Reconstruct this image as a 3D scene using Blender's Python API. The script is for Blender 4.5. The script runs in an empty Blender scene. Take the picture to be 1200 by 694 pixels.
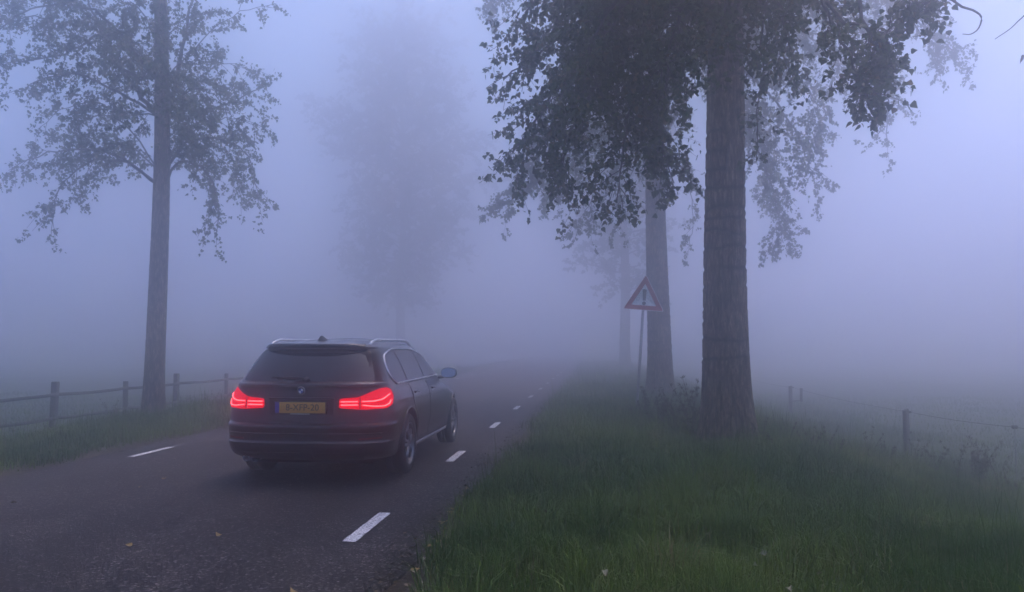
import bpy, bmesh, math, random
import numpy as np
from mathutils import Vector, Matrix
from mathutils.bvhtree import BVHTree

R = math.radians
random.seed(7)
rng = np.random.default_rng(11)
scene = bpy.context.scene
col = scene.collection

# ------------------------------------------------------------------ camera
# world: X to the right across the road, Y along the road, Z up; road surface at z = 0
CAM_H, FPX, YAW, PITCH = 1.40, 937.0, R(5.9), math.atan(58 / 937.0)
cd = bpy.data.cameras.new('camera')
cd.sensor_width = 36.0
cd.lens = FPX / 1200.0 * 36.0
cd.clip_start, cd.clip_end = 0.05, 2000.0
cam = bpy.data.objects.new('camera', cd)
col.objects.link(cam)
cam.location = (0, 0, CAM_H)
cam.rotation_euler = (R(90) + PITCH, 0, YAW)
scene.camera = cam

# ------------------------------------------------------------------ sky, sun, exposure
SUN_EL, SUN_AZ = R(66), R(32)          # azimuth measured from the road direction towards the right
world = bpy.data.worlds.new('World')
scene.world = world
world.use_nodes = True
wn, wl = world.node_tree.nodes, world.node_tree.links
wn.clear()
sky = wn.new('ShaderNodeTexSky')
sky.sky_type = 'NISHITA'
sky.sun_disc = False
sky.sun_elevation = SUN_EL
sky.sun_rotation = SUN_AZ
sky.air_density = 1.0
sky.dust_density = 1.3
sky.ozone_density = 4.0
bg = wn.new('ShaderNodeBackground')
bg.inputs['Strength'].default_value = 0.10
wo = wn.new('ShaderNodeOutputWorld')
wl.new(sky.outputs[0], bg.inputs[0])
wl.new(bg.outputs[0], wo.inputs[0])

sl = bpy.data.lights.new('sun', 'SUN')
sl.energy = 1.5
sl.angle = R(14)
sl.color = (1.0, 0.76, 0.72)
sun = bpy.data.objects.new('sun', sl)
col.objects.link(sun)
sdir = Vector((math.sin(SUN_AZ) * math.cos(SUN_EL), math.cos(SUN_AZ) * math.cos(SUN_EL), math.sin(SUN_EL)))
sun.rotation_euler = sdir.to_track_quat('Z', 'Y').to_euler()

vs = scene.view_settings
vs.view_transform = 'Standard'
vs.look = 'None'
vs.gamma = 1.0
vs.use_curve_mapping = False
vs.exposure = 1.2
HAZE_DENSITY = 0.045

scene.render.engine = 'CYCLES'
cy = scene.cycles
cy.use_denoising = True
cy.max_bounces = 12
cy.diffuse_bounces = 3
cy.glossy_bounces = 3
cy.transmission_bounces = 4
cy.volume_bounces = 10
cy.transparent_max_bounces = 14

# ------------------------------------------------------------------ pixel -> place helpers
_cp, _sp, _cy, _sy = math.cos(PITCH), math.sin(PITCH), math.cos(YAW), math.sin(YAW)
FWD_H = np.array([-_sy, _cy, 0.0])
RIGHT = np.array([_cy, _sy, 0.0])
FWD = FWD_H * _cp + np.array([0, 0, _sp])
UP = -FWD_H * _sp + np.array([0, 0, _cp])
CAM = np.array([0, 0, CAM_H])

def ray(px, py):
    return FWD + RIGHT * ((px - 600) / FPX) + UP * ((347 - py) / FPX)

def at(px, py, zc):
    """point seen at a pixel, zc metres ahead of the camera along the ground"""
    d = ray(px, py)
    return CAM + d * (zc / float(d @ FWD_H))

def on_plane(px, py, z=0.0):
    d = ray(px, py)
    return CAM + d * ((z - CAM_H) / d[2])

def project(P):
    P = np.atleast_2d(P) - CAM
    z = P @ FWD
    z = np.where(np.abs(z) < 1e-3, 1e-3, z)
    return np.stack([600 + FPX * (P @ RIGHT) / z, 347 - FPX * (P @ UP) / z, z], 1)

# ------------------------------------------------------------------ small noise library
def _hash2(i, j, seed):
    n = (i.astype(np.int64) * 374761393 + j.astype(np.int64) * 668265263 + seed * 1442695041) & 0x7fffffff
    n = ((n ^ (n >> 13)) * 1274126177) & 0x7fffffff
    return ((n ^ (n >> 16)) & 0xffff) / 65535.0

def vnoise(u, v, seed=0, pu=None):
    u = np.asarray(u, float); v = np.asarray(v, float)
    i, j = np.floor(u).astype(np.int64), np.floor(v).astype(np.int64)
    fu, fv = u - i, v - j
    fu, fv = fu * fu * (3 - 2 * fu), fv * fv * (3 - 2 * fv)
    i1 = i + 1
    if pu:
        i, i1 = i % pu, i1 % pu
    a, b = _hash2(i, j, seed), _hash2(i1, j, seed)
    c, d = _hash2(i, j + 1, seed), _hash2(i1, j + 1, seed)
    return (a * (1 - fu) + b * fu) * (1 - fv) + (c * (1 - fu) + d * fu) * fv

def fbm(u, v, seed=0, o=4):
    s, a, t = 0, 1.0, 0
    for k in range(o):
        s = s + a * vnoise(u * 2 ** k, v * 2 ** k, seed + k); t += a; a *= .5
    return s / t

# ------------------------------------------------------------------ material helpers
def new_mat(name):
    m = bpy.data.materials.new(name)
    m.use_nodes = True
    return m, m.node_tree.nodes, m.node_tree.links, m.node_tree.nodes['Principled BSDF']

def plain(name, c, rough=.5, metal=0.0, coat=0.0, spec=.5, emit=None, es=0.0, vary=0.0, scale=20.0):
    m, n, l, b = new_mat(name)
    b.inputs['Base Color'].default_value = (*c, 1)
    b.inputs['Roughness'].default_value = rough
    b.inputs['Metallic'].default_value = metal
    b.inputs['Coat Weight'].default_value = coat
    b.inputs['Coat Roughness'].default_value = .06
    b.inputs['Specular IOR Level'].default_value = spec
    if emit:
        b.inputs['Emission Color'].default_value = (*emit, 1)
        b.inputs['Emission Strength'].default_value = es
    if vary > 0:
        tc = n.new('ShaderNodeTexCoord')
        nz = n.new('ShaderNodeTexNoise'); nz.inputs['Scale'].default_value = scale; nz.inputs['Detail'].default_value = 6
        l.new(tc.outputs['Object'], nz.inputs['Vector'])
        mx = n.new('ShaderNodeMix'); mx.data_type = 'RGBA'
        mx.inputs[6].default_value = (*[v * (1 - vary) for v in c], 1)
        mx.inputs[7].default_value = (*[min(1, v * (1 + vary)) for v in c], 1)
        l.new(nz.outputs['Fac'], mx.inputs[0])
        l.new(mx.outputs[2], b.inputs['Base Color'])
        bp = n.new('ShaderNodeBump'); bp.inputs['Strength'].default_value = .3; bp.inputs['Distance'].default_value = .01
        l.new(nz.outputs['Fac'], bp.inputs['Height']); l.new(bp.outputs[0], b.inputs['Normal'])
    return m

def mat_vcol(name, rough=.6, transl=.3, gain=1.0):
    """leaf / grass: colour from the mesh's own colour attribute, part of the light passing through"""
    m, n, l, b = new_mat(name)
    a = n.new('ShaderNodeAttribute'); a.attribute_name = 'col'
    b.inputs['Roughness'].default_value = rough
    b.inputs['Specular IOR Level'].default_value = .35
    l.new(a.outputs['Color'], b.inputs['Base Color'])
    t = n.new('ShaderNodeBsdfTranslucent')
    l.new(a.outputs['Color'], t.inputs['Color'])
    mx = n.new('ShaderNodeMixShader'); mx.inputs[0].default_value = transl
    l.new(b.outputs[0], mx.inputs[1]); l.new(t.outputs[0], mx.inputs[2])
    l.new(mx.outputs[0], n['Material Output'].inputs['Surface'])
    return m

def mat_asphalt():
    m, n, l, b = new_mat('asphalt')
    tc = n.new('ShaderNodeTexCoord')
    v = n.new('ShaderNodeTexVoronoi'); v.inputs['Scale'].default_value = 70; v.feature = 'F1'
    v2 = n.new('ShaderNodeTexVoronoi'); v2.inputs['Scale'].default_value = 170
    big = n.new('ShaderNodeTexNoise'); big.inputs['Scale'].default_value = .7; big.inputs['Detail'].default_value = 5
    mid = n.new('ShaderNodeTexNoise'); mid.inputs['Scale'].default_value = 9; mid.inputs['Detail'].default_value = 6
    for q in (v, v2, big, mid):
        l.new(tc.outputs['Object'], q.inputs['Vector'])
    bw = n.new('ShaderNodeRGBToBW'); l.new(v.outputs['Color'], bw.inputs[0])
    r1 = n.new('ShaderNodeValToRGB')
    e = r1.color_ramp.elements
    e[0].position, e[0].color = .15, (.011, .010, .010, 1)
    e[1].position, e[1].color = .92, (.24, .215, .205, 1)
    x = e.new(.50); x.color = (.022, .0195, .0195, 1)
    x = e.new(.75); x.color = (.055, .048, .047, 1)
    l.new(bw.outputs[0], r1.inputs[0])
    r2 = n.new('ShaderNodeValToRGB')
    r2.color_ramp.elements[0].position, r2.color_ramp.elements[0].color = .3, (.62, .60, .62, 1)
    r2.color_ramp.elements[1].position, r2.color_ramp.elements[1].color = .7, (1.25, 1.2, 1.22, 1)
    l.new(big.outputs['Fac'], r2.inputs[0])
    mx = n.new('ShaderNodeMix'); mx.data_type = 'RGBA'; mx.blend_type = 'MULTIPLY'; mx.inputs[0].default_value = 1
    l.new(r1.outputs[0], mx.inputs[6]); l.new(r2.outputs[0], mx.inputs[7])
    r3 = n.new('ShaderNodeValToRGB')
    r3.color_ramp.elements[0].position, r3.color_ramp.elements[0].color = .3, (.7, .7, .7, 1)
    r3.color_ramp.elements[1].position, r3.color_ramp.elements[1].color = .75, (1.2, 1.15, 1.1, 1)
    l.new(mid.outputs['Fac'], r3.inputs[0])
    mx2 = n.new('ShaderNodeMix'); mx2.data_type = 'RGBA'; mx2.blend_type = 'MULTIPLY'; mx2.inputs[0].default_value = .8
    l.new(mx.outputs[2], mx2.inputs[6]); l.new(r3.outputs[0], mx2.inputs[7])
    l.new(mx2.outputs[2], b.inputs['Base Color'])
    # wheel tracks polished by traffic run along the road
    mpx = n.new('ShaderNodeMapping'); mpx.inputs['Scale'].default_value = (1.5, .045, 1)
    l.new(tc.outputs['Object'], mpx.inputs['Vector'])
    tr = n.new('ShaderNodeTexNoise'); tr.inputs['Scale'].default_value = 1.0; tr.inputs['Detail'].default_value = 3
    l.new(mpx.outputs[0], tr.inputs['Vector'])
    r4 = n.new('ShaderNodeValToRGB')
    r4.color_ramp.elements[0].position, r4.color_ramp.elements[0].color = .35, (.62, .62, .62, 1)
    r4.color_ramp.elements[1].position, r4.color_ramp.elements[1].color = .65, (1.25, 1.25, 1.25, 1)
    l.new(tr.outputs['Fac'], r4.inputs[0])
    mx3 = n.new('ShaderNodeMix'); mx3.data_type = 'RGBA'; mx3.blend_type = 'MULTIPLY'; mx3.inputs[0].default_value = 1
    l.new(mx2.outputs[2], mx3.inputs[6]); l.new(r4.outputs[0], mx3.inputs[7])
    l.new(mx3.outputs[2], b.inputs['Base Color'])
    b.inputs['Roughness'].default_value = .75
    b.inputs['Specular IOR Level'].default_value = .22
    bp = n.new('ShaderNodeBump'); bp.inputs['Strength'].default_value = .9; bp.inputs['Distance'].default_value = .006
    ad = n.new('ShaderNodeMath'); ad.operation = 'ADD'
    l.new(v.outputs['Distance'], ad.inputs[0]); l.new(v2.outputs['Distance'], ad.inputs[1])
    l.new(ad.outputs[0], bp.inputs['Height']); l.new(bp.outputs[0], b.inputs['Normal'])
    return m

def mat_paintmark():
    m, n, l, b = new_mat('road_paint')
    tc = n.new('ShaderNodeTexCoord')
    nz = n.new('ShaderNodeTexNoise'); nz.inputs['Scale'].default_value = 60; nz.inputs['Detail'].default_value = 8; nz.inputs['Roughness'].default_value = .7
    l.new(tc.outputs['Object'], nz.inputs['Vector'])
    r = n.new('ShaderNodeValToRGB')
    e = r.color_ramp.elements
    e[0].position, e[0].color = .39, (.09, .085, .085, 1)
    e[1].position, e[1].color = .54, (.78, .77, .76, 1)
    l.new(nz.outputs['Fac'], r.inputs[0]); l.new(r.outputs[0], b.inputs['Base Color'])
    b.inputs['Roughness'].default_value = .6
    return m

def mat_soil():
    m, n, l, b = new_mat('meadow_soil')
    tc = n.new('ShaderNodeTexCoord')
    n1 = n.new('ShaderNodeTexNoise'); n1.inputs['Scale'].default_value = .6; n1.inputs['Detail'].default_value = 8
    n2 = n.new('ShaderNodeTexNoise'); n2.inputs['Scale'].default_value = 14; n2.inputs['Detail'].default_value = 8
    l.new(tc.outputs['Object'], n1.inputs['Vector']); l.new(tc.outputs['Object'], n2.inputs['Vector'])
    r = n.new('ShaderNodeValToRGB')
    e = r.color_ramp.elements
    e[0].position, e[0].color = .25, (.018, .030, .012, 1)
    e[1].position, e[1].color = .8, (.07, .085, .032, 1)
    x = e.new(.5); x.color = (.038, .062, .020, 1)
    ad = n.new('ShaderNodeMix'); ad.data_type = 'FLOAT'; ad.inputs[0].default_value = .5
    l.new(n1.outputs['Fac'], ad.inputs[2]); l.new(n2.outputs['Fac'], ad.inputs[3])
    l.new(ad.outputs[0], r.inputs[0]); l.new(r.outputs[0], b.inputs['Base Color'])
    # bare brown soil in the strip beside the asphalt
    sx = n.new('ShaderNodeSeparateXYZ'); l.new(tc.outputs['Object'], sx.inputs[0])
    ab = n.new('ShaderNodeMath'); ab.operation = 'ADD'; ab.inputs[1].default_value = 3.79; l.new(sx.outputs['X'], ab.inputs[0])
    aa = n.new('ShaderNodeMath'); aa.operation = 'ABSOLUTE'; l.new(ab.outputs[0], aa.inputs[0])
    nn_ = n.new('ShaderNodeMath'); nn_.operation = 'MULTIPLY_ADD'; nn_.inputs[1].default_value = .9; l.new(n2.outputs['Fac'], nn_.inputs[0]); l.new(aa.outputs[0], nn_.inputs[2])
    mr = n.new('ShaderNodeMapRange'); mr.inputs['From Min'].default_value = 3.15; mr.inputs['From Max'].default_value = 3.55
    l.new(nn_.outputs[0], mr.inputs['Value'])
    mxs = n.new('ShaderNodeMix'); mxs.data_type = 'RGBA'; mxs.inputs[6].default_value = (.050, .038, .029, 1)
    l.new(mr.outputs[0], mxs.inputs[0]); l.new(r.outputs[0], mxs.inputs[7]); l.new(mxs.outputs[2], b.inputs['Base Color'])
    b.inputs['Roughness'].default_value = .95
    b.inputs['Specular IOR Level'].default_value = .15
    bp = n.new('ShaderNodeBump'); bp.inputs['Strength'].default_value = .7; bp.inputs['Distance'].default_value = .05
    l.new(n2.outputs['Fac'], bp.inputs['Height']); l.new(bp.outputs[0], b.inputs['Normal'])
    return m

def mat_bark():
    m, n, l, b = new_mat('poplar_bark')
    tc = n.new('ShaderNodeTexCoord')
    mp = n.new('ShaderNodeMapping'); mp.inputs['Scale'].default_value = (1, 1, .26)
    l.new(tc.outputs['Object'], mp.inputs['Vector'])
    n1 = n.new('ShaderNodeTexNoise'); n1.inputs['Scale'].default_value = 24; n1.inputs['Detail'].default_value = 8; n1.inputs['Roughness'].default_value = .65
    l.new(mp.outputs[0], n1.inputs['Vector'])
    n2 = n.new('ShaderNodeTexNoise'); n2.inputs['Scale'].default_value = 2.2; n2.inputs['Detail'].default_value = 6
    l.new(tc.outputs['Object'], n2.inputs['Vector'])
    r = n.new('ShaderNodeValToRGB')
    e = r.color_ramp.elements
    e[0].position, e[0].color = .32, (.016, .012, .010, 1)
    e[1].position, e[1].color = .72, (.44, .33, .235, 1)
    x = e.new(.50); x.color = (.125, .084, .056, 1)
    l.new(n1.outputs['Fac'], r.inputs[0])
    mx = n.new('ShaderNodeMix'); mx.data_type = 'RGBA'
    r2 = n.new('ShaderNodeValToRGB')
    r2.color_ramp.elements[0].position, r2.color_ramp.elements[0].color = .48, (0, 0, 0, 1)
    r2.color_ramp.elements[1].position, r2.color_ramp.elements[1].color = .75, (.55, .55, .55, 1)
    l.new(n2.outputs['Fac'], r2.inputs[0]); l.new(r2.outputs[0], mx.inputs[0])
    l.new(r.outputs[0], mx.inputs[6]); mx.inputs[7].default_value = (.085, .09, .06, 1)
    at_ = n.new('ShaderNodeAttribute'); at_.attribute_name = 'groove'
    mg = n.new('ShaderNodeMix'); mg.data_type = 'RGBA'
    l.new(at_.outputs['Fac'], mg.inputs[0]); l.new(mx.outputs[2], mg.inputs[6]); mg.inputs[7].default_value = (.010, .008, .007, 1)
    l.new(mg.outputs[2], b.inputs['Base Color'])
    b.inputs['Roughness'].default_value = .88
    b.inputs['Specular IOR Level'].default_value = .25
    bp = n.new('ShaderNodeBump'); bp.inputs['Strength'].default_value = .8; bp.inputs['Distance'].default_value = .025
    l.new(n1.outputs['Fac'], bp.inputs['Height']); l.new(bp.outputs[0], b.inputs['Normal'])
    return m

M = dict(
    asphalt=mat_asphalt(), mark=mat_paintmark(), soil=mat_soil(), bark=mat_bark(),
    leaf=mat_vcol('poplar_leaf', .5, .45), grass=mat_vcol('grass_blade', .55, .30),
    twig=plain('twig_bark', (.055, .045, .038), .85, vary=.4, scale=30),
    wood=plain('weathered_fence_wood', (.050, .044, .039), .85, vary=.5, scale=14),
    wire=plain('fence_wire', (.05, .05, .052), .5, metal=.6),
    plastic=plain('black_insulator', (.012, .012, .013), .4),
    whiteplastic=plain('white_plastic', (.62, .63, .62), .5),
    greyplastic=plain('weathered_plastic_post', (.26, .27, .26), .6),
    galv=plain('galvanised_steel', (.36, .37, .39), .45, metal=.8, vary=.15, scale=30),
    sign_white=plain('sign_white', (.82, .82, .82), .4),
    sign_red=plain('sign_red', (.42, .022, .03), .4),
    sign_black=plain('sign_black', (.012, .012, .012), .4),
    paint=plain('anthracite_car_paint', (.013, .013, .016), .30, metal=.4, coat=.7),
    blackgloss=plain('black_gloss_trim', (.008, .008, .009), .22),
    blackmatte=plain('black_plastic_trim', (.012, .012, .013), .65),
    glass=plain('tinted_car_glass', (.010, .010, .013), .05, spec=.6),
    chrome=plain('satin_chrome', (.80, .80, .82), .32, metal=1.0),
    mirror=plain('mirror_glass', (.24, .26, .31), .06, metal=1.0),
    rubber=plain('tyre_rubber', (.012, .012, .012), .85),
    alloy=plain('alloy_rim', (.22, .22, .23), .35, metal=.9),
    plate=plain('yellow_number_plate', (.66, .35, .045), .45),
    plateblue=plain('plate_blue_band', (.01, .04, .32), .45),
    blue=plain('emblem_blue', (.02, .11, .42), .3),
    tail=plain('lit_tail_lamp_lens', (.16, .002, .005), .4, spec=.12, emit=(1.0, .001, .022), es=.40),
    led=plain('lit_tail_lamp_bar', (.9, .3, .3), .3, emit=(1.0, .045, .045), es=2.8),
    reflector=plain('red_reflector', (.22, .006, .008), .2),
    dry=plain('yellow_fallen_leaf', (.33, .21, .06), .7, vary=.4, scale=60),
    pale=plain('pale_fallen_leaf', (.27, .24, .17), .7, vary=.3, scale=60),
)

# ------------------------------------------------------------------ object helpers
def tag(o, label=None, cat=None, group=None, kind=None):
    if label: o['label'] = label
    if cat: o['category'] = cat
    if group: o['group'] = group
    if kind: o['kind'] = kind
    return o

def empty(name, loc=(0, 0, 0), rz=0.0):
    o = bpy.data.objects.new(name, None)
    o.empty_display_size = .2
    col.objects.link(o)
    o.location = [float(v) for v in loc]; o.rotation_euler = (0, 0, rz)
    return o

def link_mesh(name, me, mat, parent=None):
    o = bpy.data.objects.new(name, me)
    if mat is not None and len(me.materials) == 0:
        me.materials.append(mat)
    col.objects.link(o)
    if parent is not None:
        o.parent = parent
    return o

def mesh_np(name, V, F, smooth=False, colors=None, groove=None):
    """V (n,3) ; F either (m,k) int array or a list of such arrays of different k"""
    me = bpy.data.meshes.new(name)
    V = np.ascontiguousarray(V, dtype=np.float32)
    Fs = F if isinstance(F, list) else [F]
    Fs = [np.asarray(f, dtype=np.int32) for f in Fs if len(f)]
    me.vertices.add(len(V)); me.vertices.foreach_set('co', V.ravel())
    nl = sum(f.size for f in Fs); npoly = sum(len(f) for f in Fs)
    me.loops.add(nl); me.loops.foreach_set('vertex_index', np.concatenate([f.ravel() for f in Fs]))
    me.polygons.add(npoly)
    sizes = np.concatenate([np.full(len(f), f.shape[1], np.int32) for f in Fs])
    st = np.zeros(npoly, np.int32); st[1:] = np.cumsum(sizes)[:-1]
    me.polygons.foreach_set('loop_start', st)
    if smooth:
        me.polygons.foreach_set('use_smooth', np.ones(npoly, bool))
    if colors is not None:
        a = me.color_attributes.new('col', 'FLOAT_COLOR', 'POINT')
        c4 = np.ones((len(V), 4), np.float32); c4[:, :3] = colors
        a.data.foreach_set('color', c4.ravel())
    if groove is not None:
        a = me.attributes.new('groove', 'FLOAT', 'POINT')
        a.data.foreach_set('value', np.asarray(groove, np.float32))
    me.update(calc_edges=True)
    me.validate()
    return me

class MB:
    """collects shapes that make up ONE part"""
    def __init__(s): s.V = []; s.Q = []; s.T = []; s.n = 0
    def add(s, V, Q=None, T=None):
        s.V.append(np.asarray(V, float))
        if Q is not None and len(Q): s.Q.append(np.asarray(Q) + s.n)
        if T is not None and len(T): s.T.append(np.asarray(T) + s.n)
        s.n += len(V)
    def tube(s, P, rad, sides=6, cap=True):
        P = np.asarray(P, float); n = len(P)
        rad = np.broadcast_to(np.asarray(rad, float), (n,))
        T = np.gradient(P, axis=0); T /= np.linalg.norm(T, axis=1)[:, None] + 1e-12
        ref = np.array([0, 0, 1.0]) if abs(T[0][2]) < .9 else np.array([1.0, 0, 0])
        A = np.cross(T, ref); A /= np.linalg.norm(A, axis=1)[:, None] + 1e-12
        B = np.cross(T, A)
        th = np.arange(sides) / sides * 2 * np.pi
        V = P[:, None] + rad[:, None, None] * (A[:, None] * np.cos(th)[None, :, None] + B[:, None] * np.sin(th)[None, :, None])
        V = V.reshape(-1, 3)
        i = np.arange(n - 1)[:, None] * sides; j = np.arange(sides)[None]
        j2 = (j + 1) % sides
        Q = np.stack([i + j, i + j2, i + sides + j2, i + sides + j], -1).reshape(-1, 4)
        tri = []
        if cap:
            V = np.vstack([V, P[:1], P[-1:]])
            a, b = n * sides, n * sides + 1
            for k in range(sides):
                tri.append((a, (k + 1) % sides, k)); tri.append((b, (n - 1) * sides + k, (n - 1) * sides + (k + 1) % sides))
        s.add(V, Q, tri)
    def box(s, c, size, rot=None):
        x, y, z = [v / 2 for v in size]
        V = np.array([(-x, -y, -z), (x, -y, -z), (x, y, -z), (-x, y, -z), (-x, -y, z), (x, -y, z), (x, y, z), (-x, y, z)])
        if rot is not None: V = V @ np.asarray(rot).T
        s.add(V + np.asarray(c, float), [(0, 3, 2, 1), (4, 5, 6, 7), (0, 1, 5, 4), (1, 2, 6, 5), (2, 3, 7, 6), (3, 0, 4, 7)])
    def lathe(s, prof, axis='z', seg=32, c=(0, 0, 0), closed=False):
        """prof: (r, h) pairs turned round the axis"""
        prof = np.asarray(prof, float); n = len(prof)
        th = np.arange(seg) / seg * 2 * np.pi
        r, h = prof[:, 0][:, None], prof[:, 1][:, None] + 0 * th
        a, b = r * np.cos(th), r * np.sin(th)
        V = {'z': (a, b, h), 'x': (h, a, b), 'y': (b, h, a)}[axis]
        V = np.stack(V, -1).reshape(-1, 3) + np.asarray(c, float)
        m = n if closed else n - 1
        i = np.arange(m)[:, None]; i2 = (i + 1) % n
        j = np.arange(seg)[None]; j2 = (j + 1) % seg
        Q = np.stack([i * seg + j, i * seg + j2, i2 * seg + j2, i2 * seg + j], -1).reshape(-1, 4)
        s.add(V, Q)
    def build(s, name, mat, parent=None, smooth=False, bevel=0.0):
        me = mesh_np(name, np.vstack(s.V), [np.vstack(x) for x in (s.Q, s.T) if x], smooth)
        o = link_mesh(name, me, mat, parent)
        if bevel > 0:
            b = o.modifiers.new('bevel', 'BEVEL'); b.width = bevel; b.segments = 2; b.limit_method = 'ANGLE'
        return o

def catmull(P, n):
    P = np.asarray(P, float)
    Q = np.vstack([2 * P[0] - P[1], P, 2 * P[-1] - P[-2]])
    m = len(P) - 1
    t = np.linspace(0, m - 1e-6, n); i = t.astype(int); f = (t - i)[:, None]
    p0, p1, p2, p3 = Q[i], Q[i + 1], Q[i + 2], Q[i + 3]
    return .5 * (2 * p1 + (p2 - p0) * f + (2 * p0 - 5 * p1 + 4 * p2 - p3) * f ** 2 + (3 * p1 - p0 - 3 * p2 + p3) * f ** 3)

# ------------------------------------------------------------------ terrain and road
ROAD_L, ROAD_R = -6.38, -1.20
def ground_z(x, y):
    x = np.asarray(x, float); y = np.asarray(y, float)
    z = np.interp(x, [-320, -16, -11.0, -9.6, -8.6, -7.5, -6.6, -6.3, -1.3, -1.05, 0.2, 2.4, 4.0, 6.2, 9, 320],
                     [-.55, -.50, -.45, -.29, -.10, .03, .0, -.06, -.06, -.005, .035, .03, -.36, -.90, -.98, -1.05])
    off = np.clip(np.maximum(x + 1.1, -6.5 - x), 0, 1.0)          # no bumps under the road
    b = (vnoise(x * .9 + 50, y * .9 + 50, 3) - .5) * .10 + (vnoise(x * .25 + 50, y * .25 + 50, 5) - .5) * .16
    return z + off * b

xs = np.unique(np.concatenate([np.linspace(-320, -40, 15), np.linspace(-40, -12, 15), np.linspace(-12, 12, 97), np.linspace(12, 40, 15), np.linspace(40, 320, 15)]))
ys = np.unique(np.concatenate([np.linspace(-320, -20, 12), np.linspace(-20, 0, 11), np.linspace(0, 45, 151), np.linspace(45, 90, 46), np.linspace(90, 320, 14)]))
X, Y = np.meshgrid(xs, ys)
V = np.stack([X, Y, ground_z(X, Y)], -1).reshape(-1, 3)
nx = len(xs)
i = (np.arange(len(ys) - 1)[:, None] * nx + np.arange(nx - 1)[None]).ravel()
g = link_mesh('ground', mesh_np('ground', V, np.stack([i, i + 1, i + nx + 1, i + nx], 1), True), M['soil'])
tag(g, 'meadow and grass verge ground running along the road', kind='structure')

# road: a real slab with ragged, slightly broken edges
yr_ = np.concatenate([np.arange(-30, 0, 1.0), np.arange(0, 40, .08), np.arange(40, 318, 2.0)])
wobR = (vnoise(yr_ * 2.2, yr_ * 0, 21) - .5) * .10 + (vnoise(yr_ * 7, yr_ * 0, 22) - .5) * .05
wobL = (vnoise(yr_ * 2.2, yr_ * 0, 23) - .5) * .10
fr = np.linspace(0, 1, 9)
rows = []
for k, y in enumerate(yr_):
    xa, xb = ROAD_L + wobL[k], ROAD_R + wobR[k]
    x = xa + (xb - xa) * fr
    z = -.0 - .035 * (2 * fr - 1) ** 2 * .6
    rows.append(np.concatenate([[[xa, y, -.12]], np.stack([x, np.full(9, y), z], 1), [[xb, y, -.12]]]))
V = np.array(rows).reshape(-1, 3); nn = 11
i = (np.arange(len(yr_) - 1)[:, None] * nn + np.arange(nn - 1)[None]).ravel()
road = link_mesh('road', mesh_np('road', V, np.stack([i, i + 1, i + nn + 1, i + nn], 1), True), M['asphalt'])
tag(road, 'dark grey asphalt road leading straight into the fog', kind='structure')
def road_z(x):
    f = (np.asarray(x) - ROAD_L) / (ROAD_R - ROAD_L)
    return -.021 * (2 * f - 1) ** 2

def dash_mesh(xc):
    V, Q = [], []
    n = 22
    rr = np.random.default_rng(5)
    for k in range(n):
        y = -.5 + k / (n - 1.0)
        w = .052 + rr.normal() * .0022
        if k in (0, n - 1): w -= .004
        for s in (-1, 1):
            V.append((s * w + rr.normal() * .0012, y, float(road_z(xc + s * .05)) + .005))
    for k in range(n - 1):
        Q.append((2 * k, 2 * k + 1, 2 * k + 3, 2 * k + 2))
    return mesh_np('lane_dash', np.array(V), np.array(Q))
meR, meL = dash_mesh(-1.77), dash_mesh(-5.87)
for xc, me in ((-1.77, meR), (-5.87, meL)):
    for k in range(-1, 15):
        d = link_mesh('lane_dash', me, M['mark'], road)
        d.location = (xc, 6.20 + 4.0 * k, 0)

# ------------------------------------------------------------------ trees
def unit(v):
    v = np.asarray(v, float)
    return v / (np.linalg.norm(v, axis=-1, keepdims=True) + 1e-12)

LEAF_A = (np.array([(0, 0, 0), (-.36, .04, .05), (-.46, .30, .09), (-.22, .66, .05), (0, 1, -.06), (.22, .66, .05), (.46, .30, .09), (.36, .04, .05), (0, .40, -.01)]),
          np.array([(8, 0, 1), (8, 1, 2), (8, 2, 3), (8, 3, 4), (8, 4, 5), (8, 5, 6), (8, 6, 7), (8, 7, 0)]))
LEAF_B = (np.array([(0, 0, 0), (-.45, .28, .08), (0, 1, -.05), (.45, .28, .08)]), np.array([(0, 1, 2), (0, 2, 3)]))

class Leaves:
    def __init__(s): s.p = []; s.t = []; s.n = []; s.s = []
    def add(s, p, t, n, sz): s.p.append(p); s.t.append(t); s.n.append(n); s.s.append(sz)
    def arrays(s): return [np.concatenate(x) for x in (s.p, s.t, s.n, s.s)]

def leaf_mesh(name, P, T, N, S, shape, r, tint=(1, 1, 1)):
    base, tri = shape
    U = unit(np.cross(T, N)); W = unit(np.cross(U, T))
    V = P[:, None] + S[:, None, None] * (base[None, :, :1] * U[:, None] + base[None, :, 1:2] * T[:, None] + base[None, :, 2:] * W[:, None])
    k = len(base)
    F = (tri[None] + (np.arange(len(P)) * k)[:, None, None]).reshape(-1, 3)
    C = leaf_colors(len(P), r) * np.asarray(tint)
    return mesh_np(name, V.reshape(-1, 3), F, False, np.repeat(C, k, 0))

def leaf_colors(n, r):
    a = np.array([.030, .064, .014]); b = np.array([.085, .120, .026]); c = np.array([.15, .125, .035])
    t = r.random(n)[:, None]
    C = a * (1 - t) + b * t
    y = (r.random(n) < .06)[:, None]
    return np.where(y, c, C) * (.75 + .5 * r.random(n))[:, None]

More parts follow.
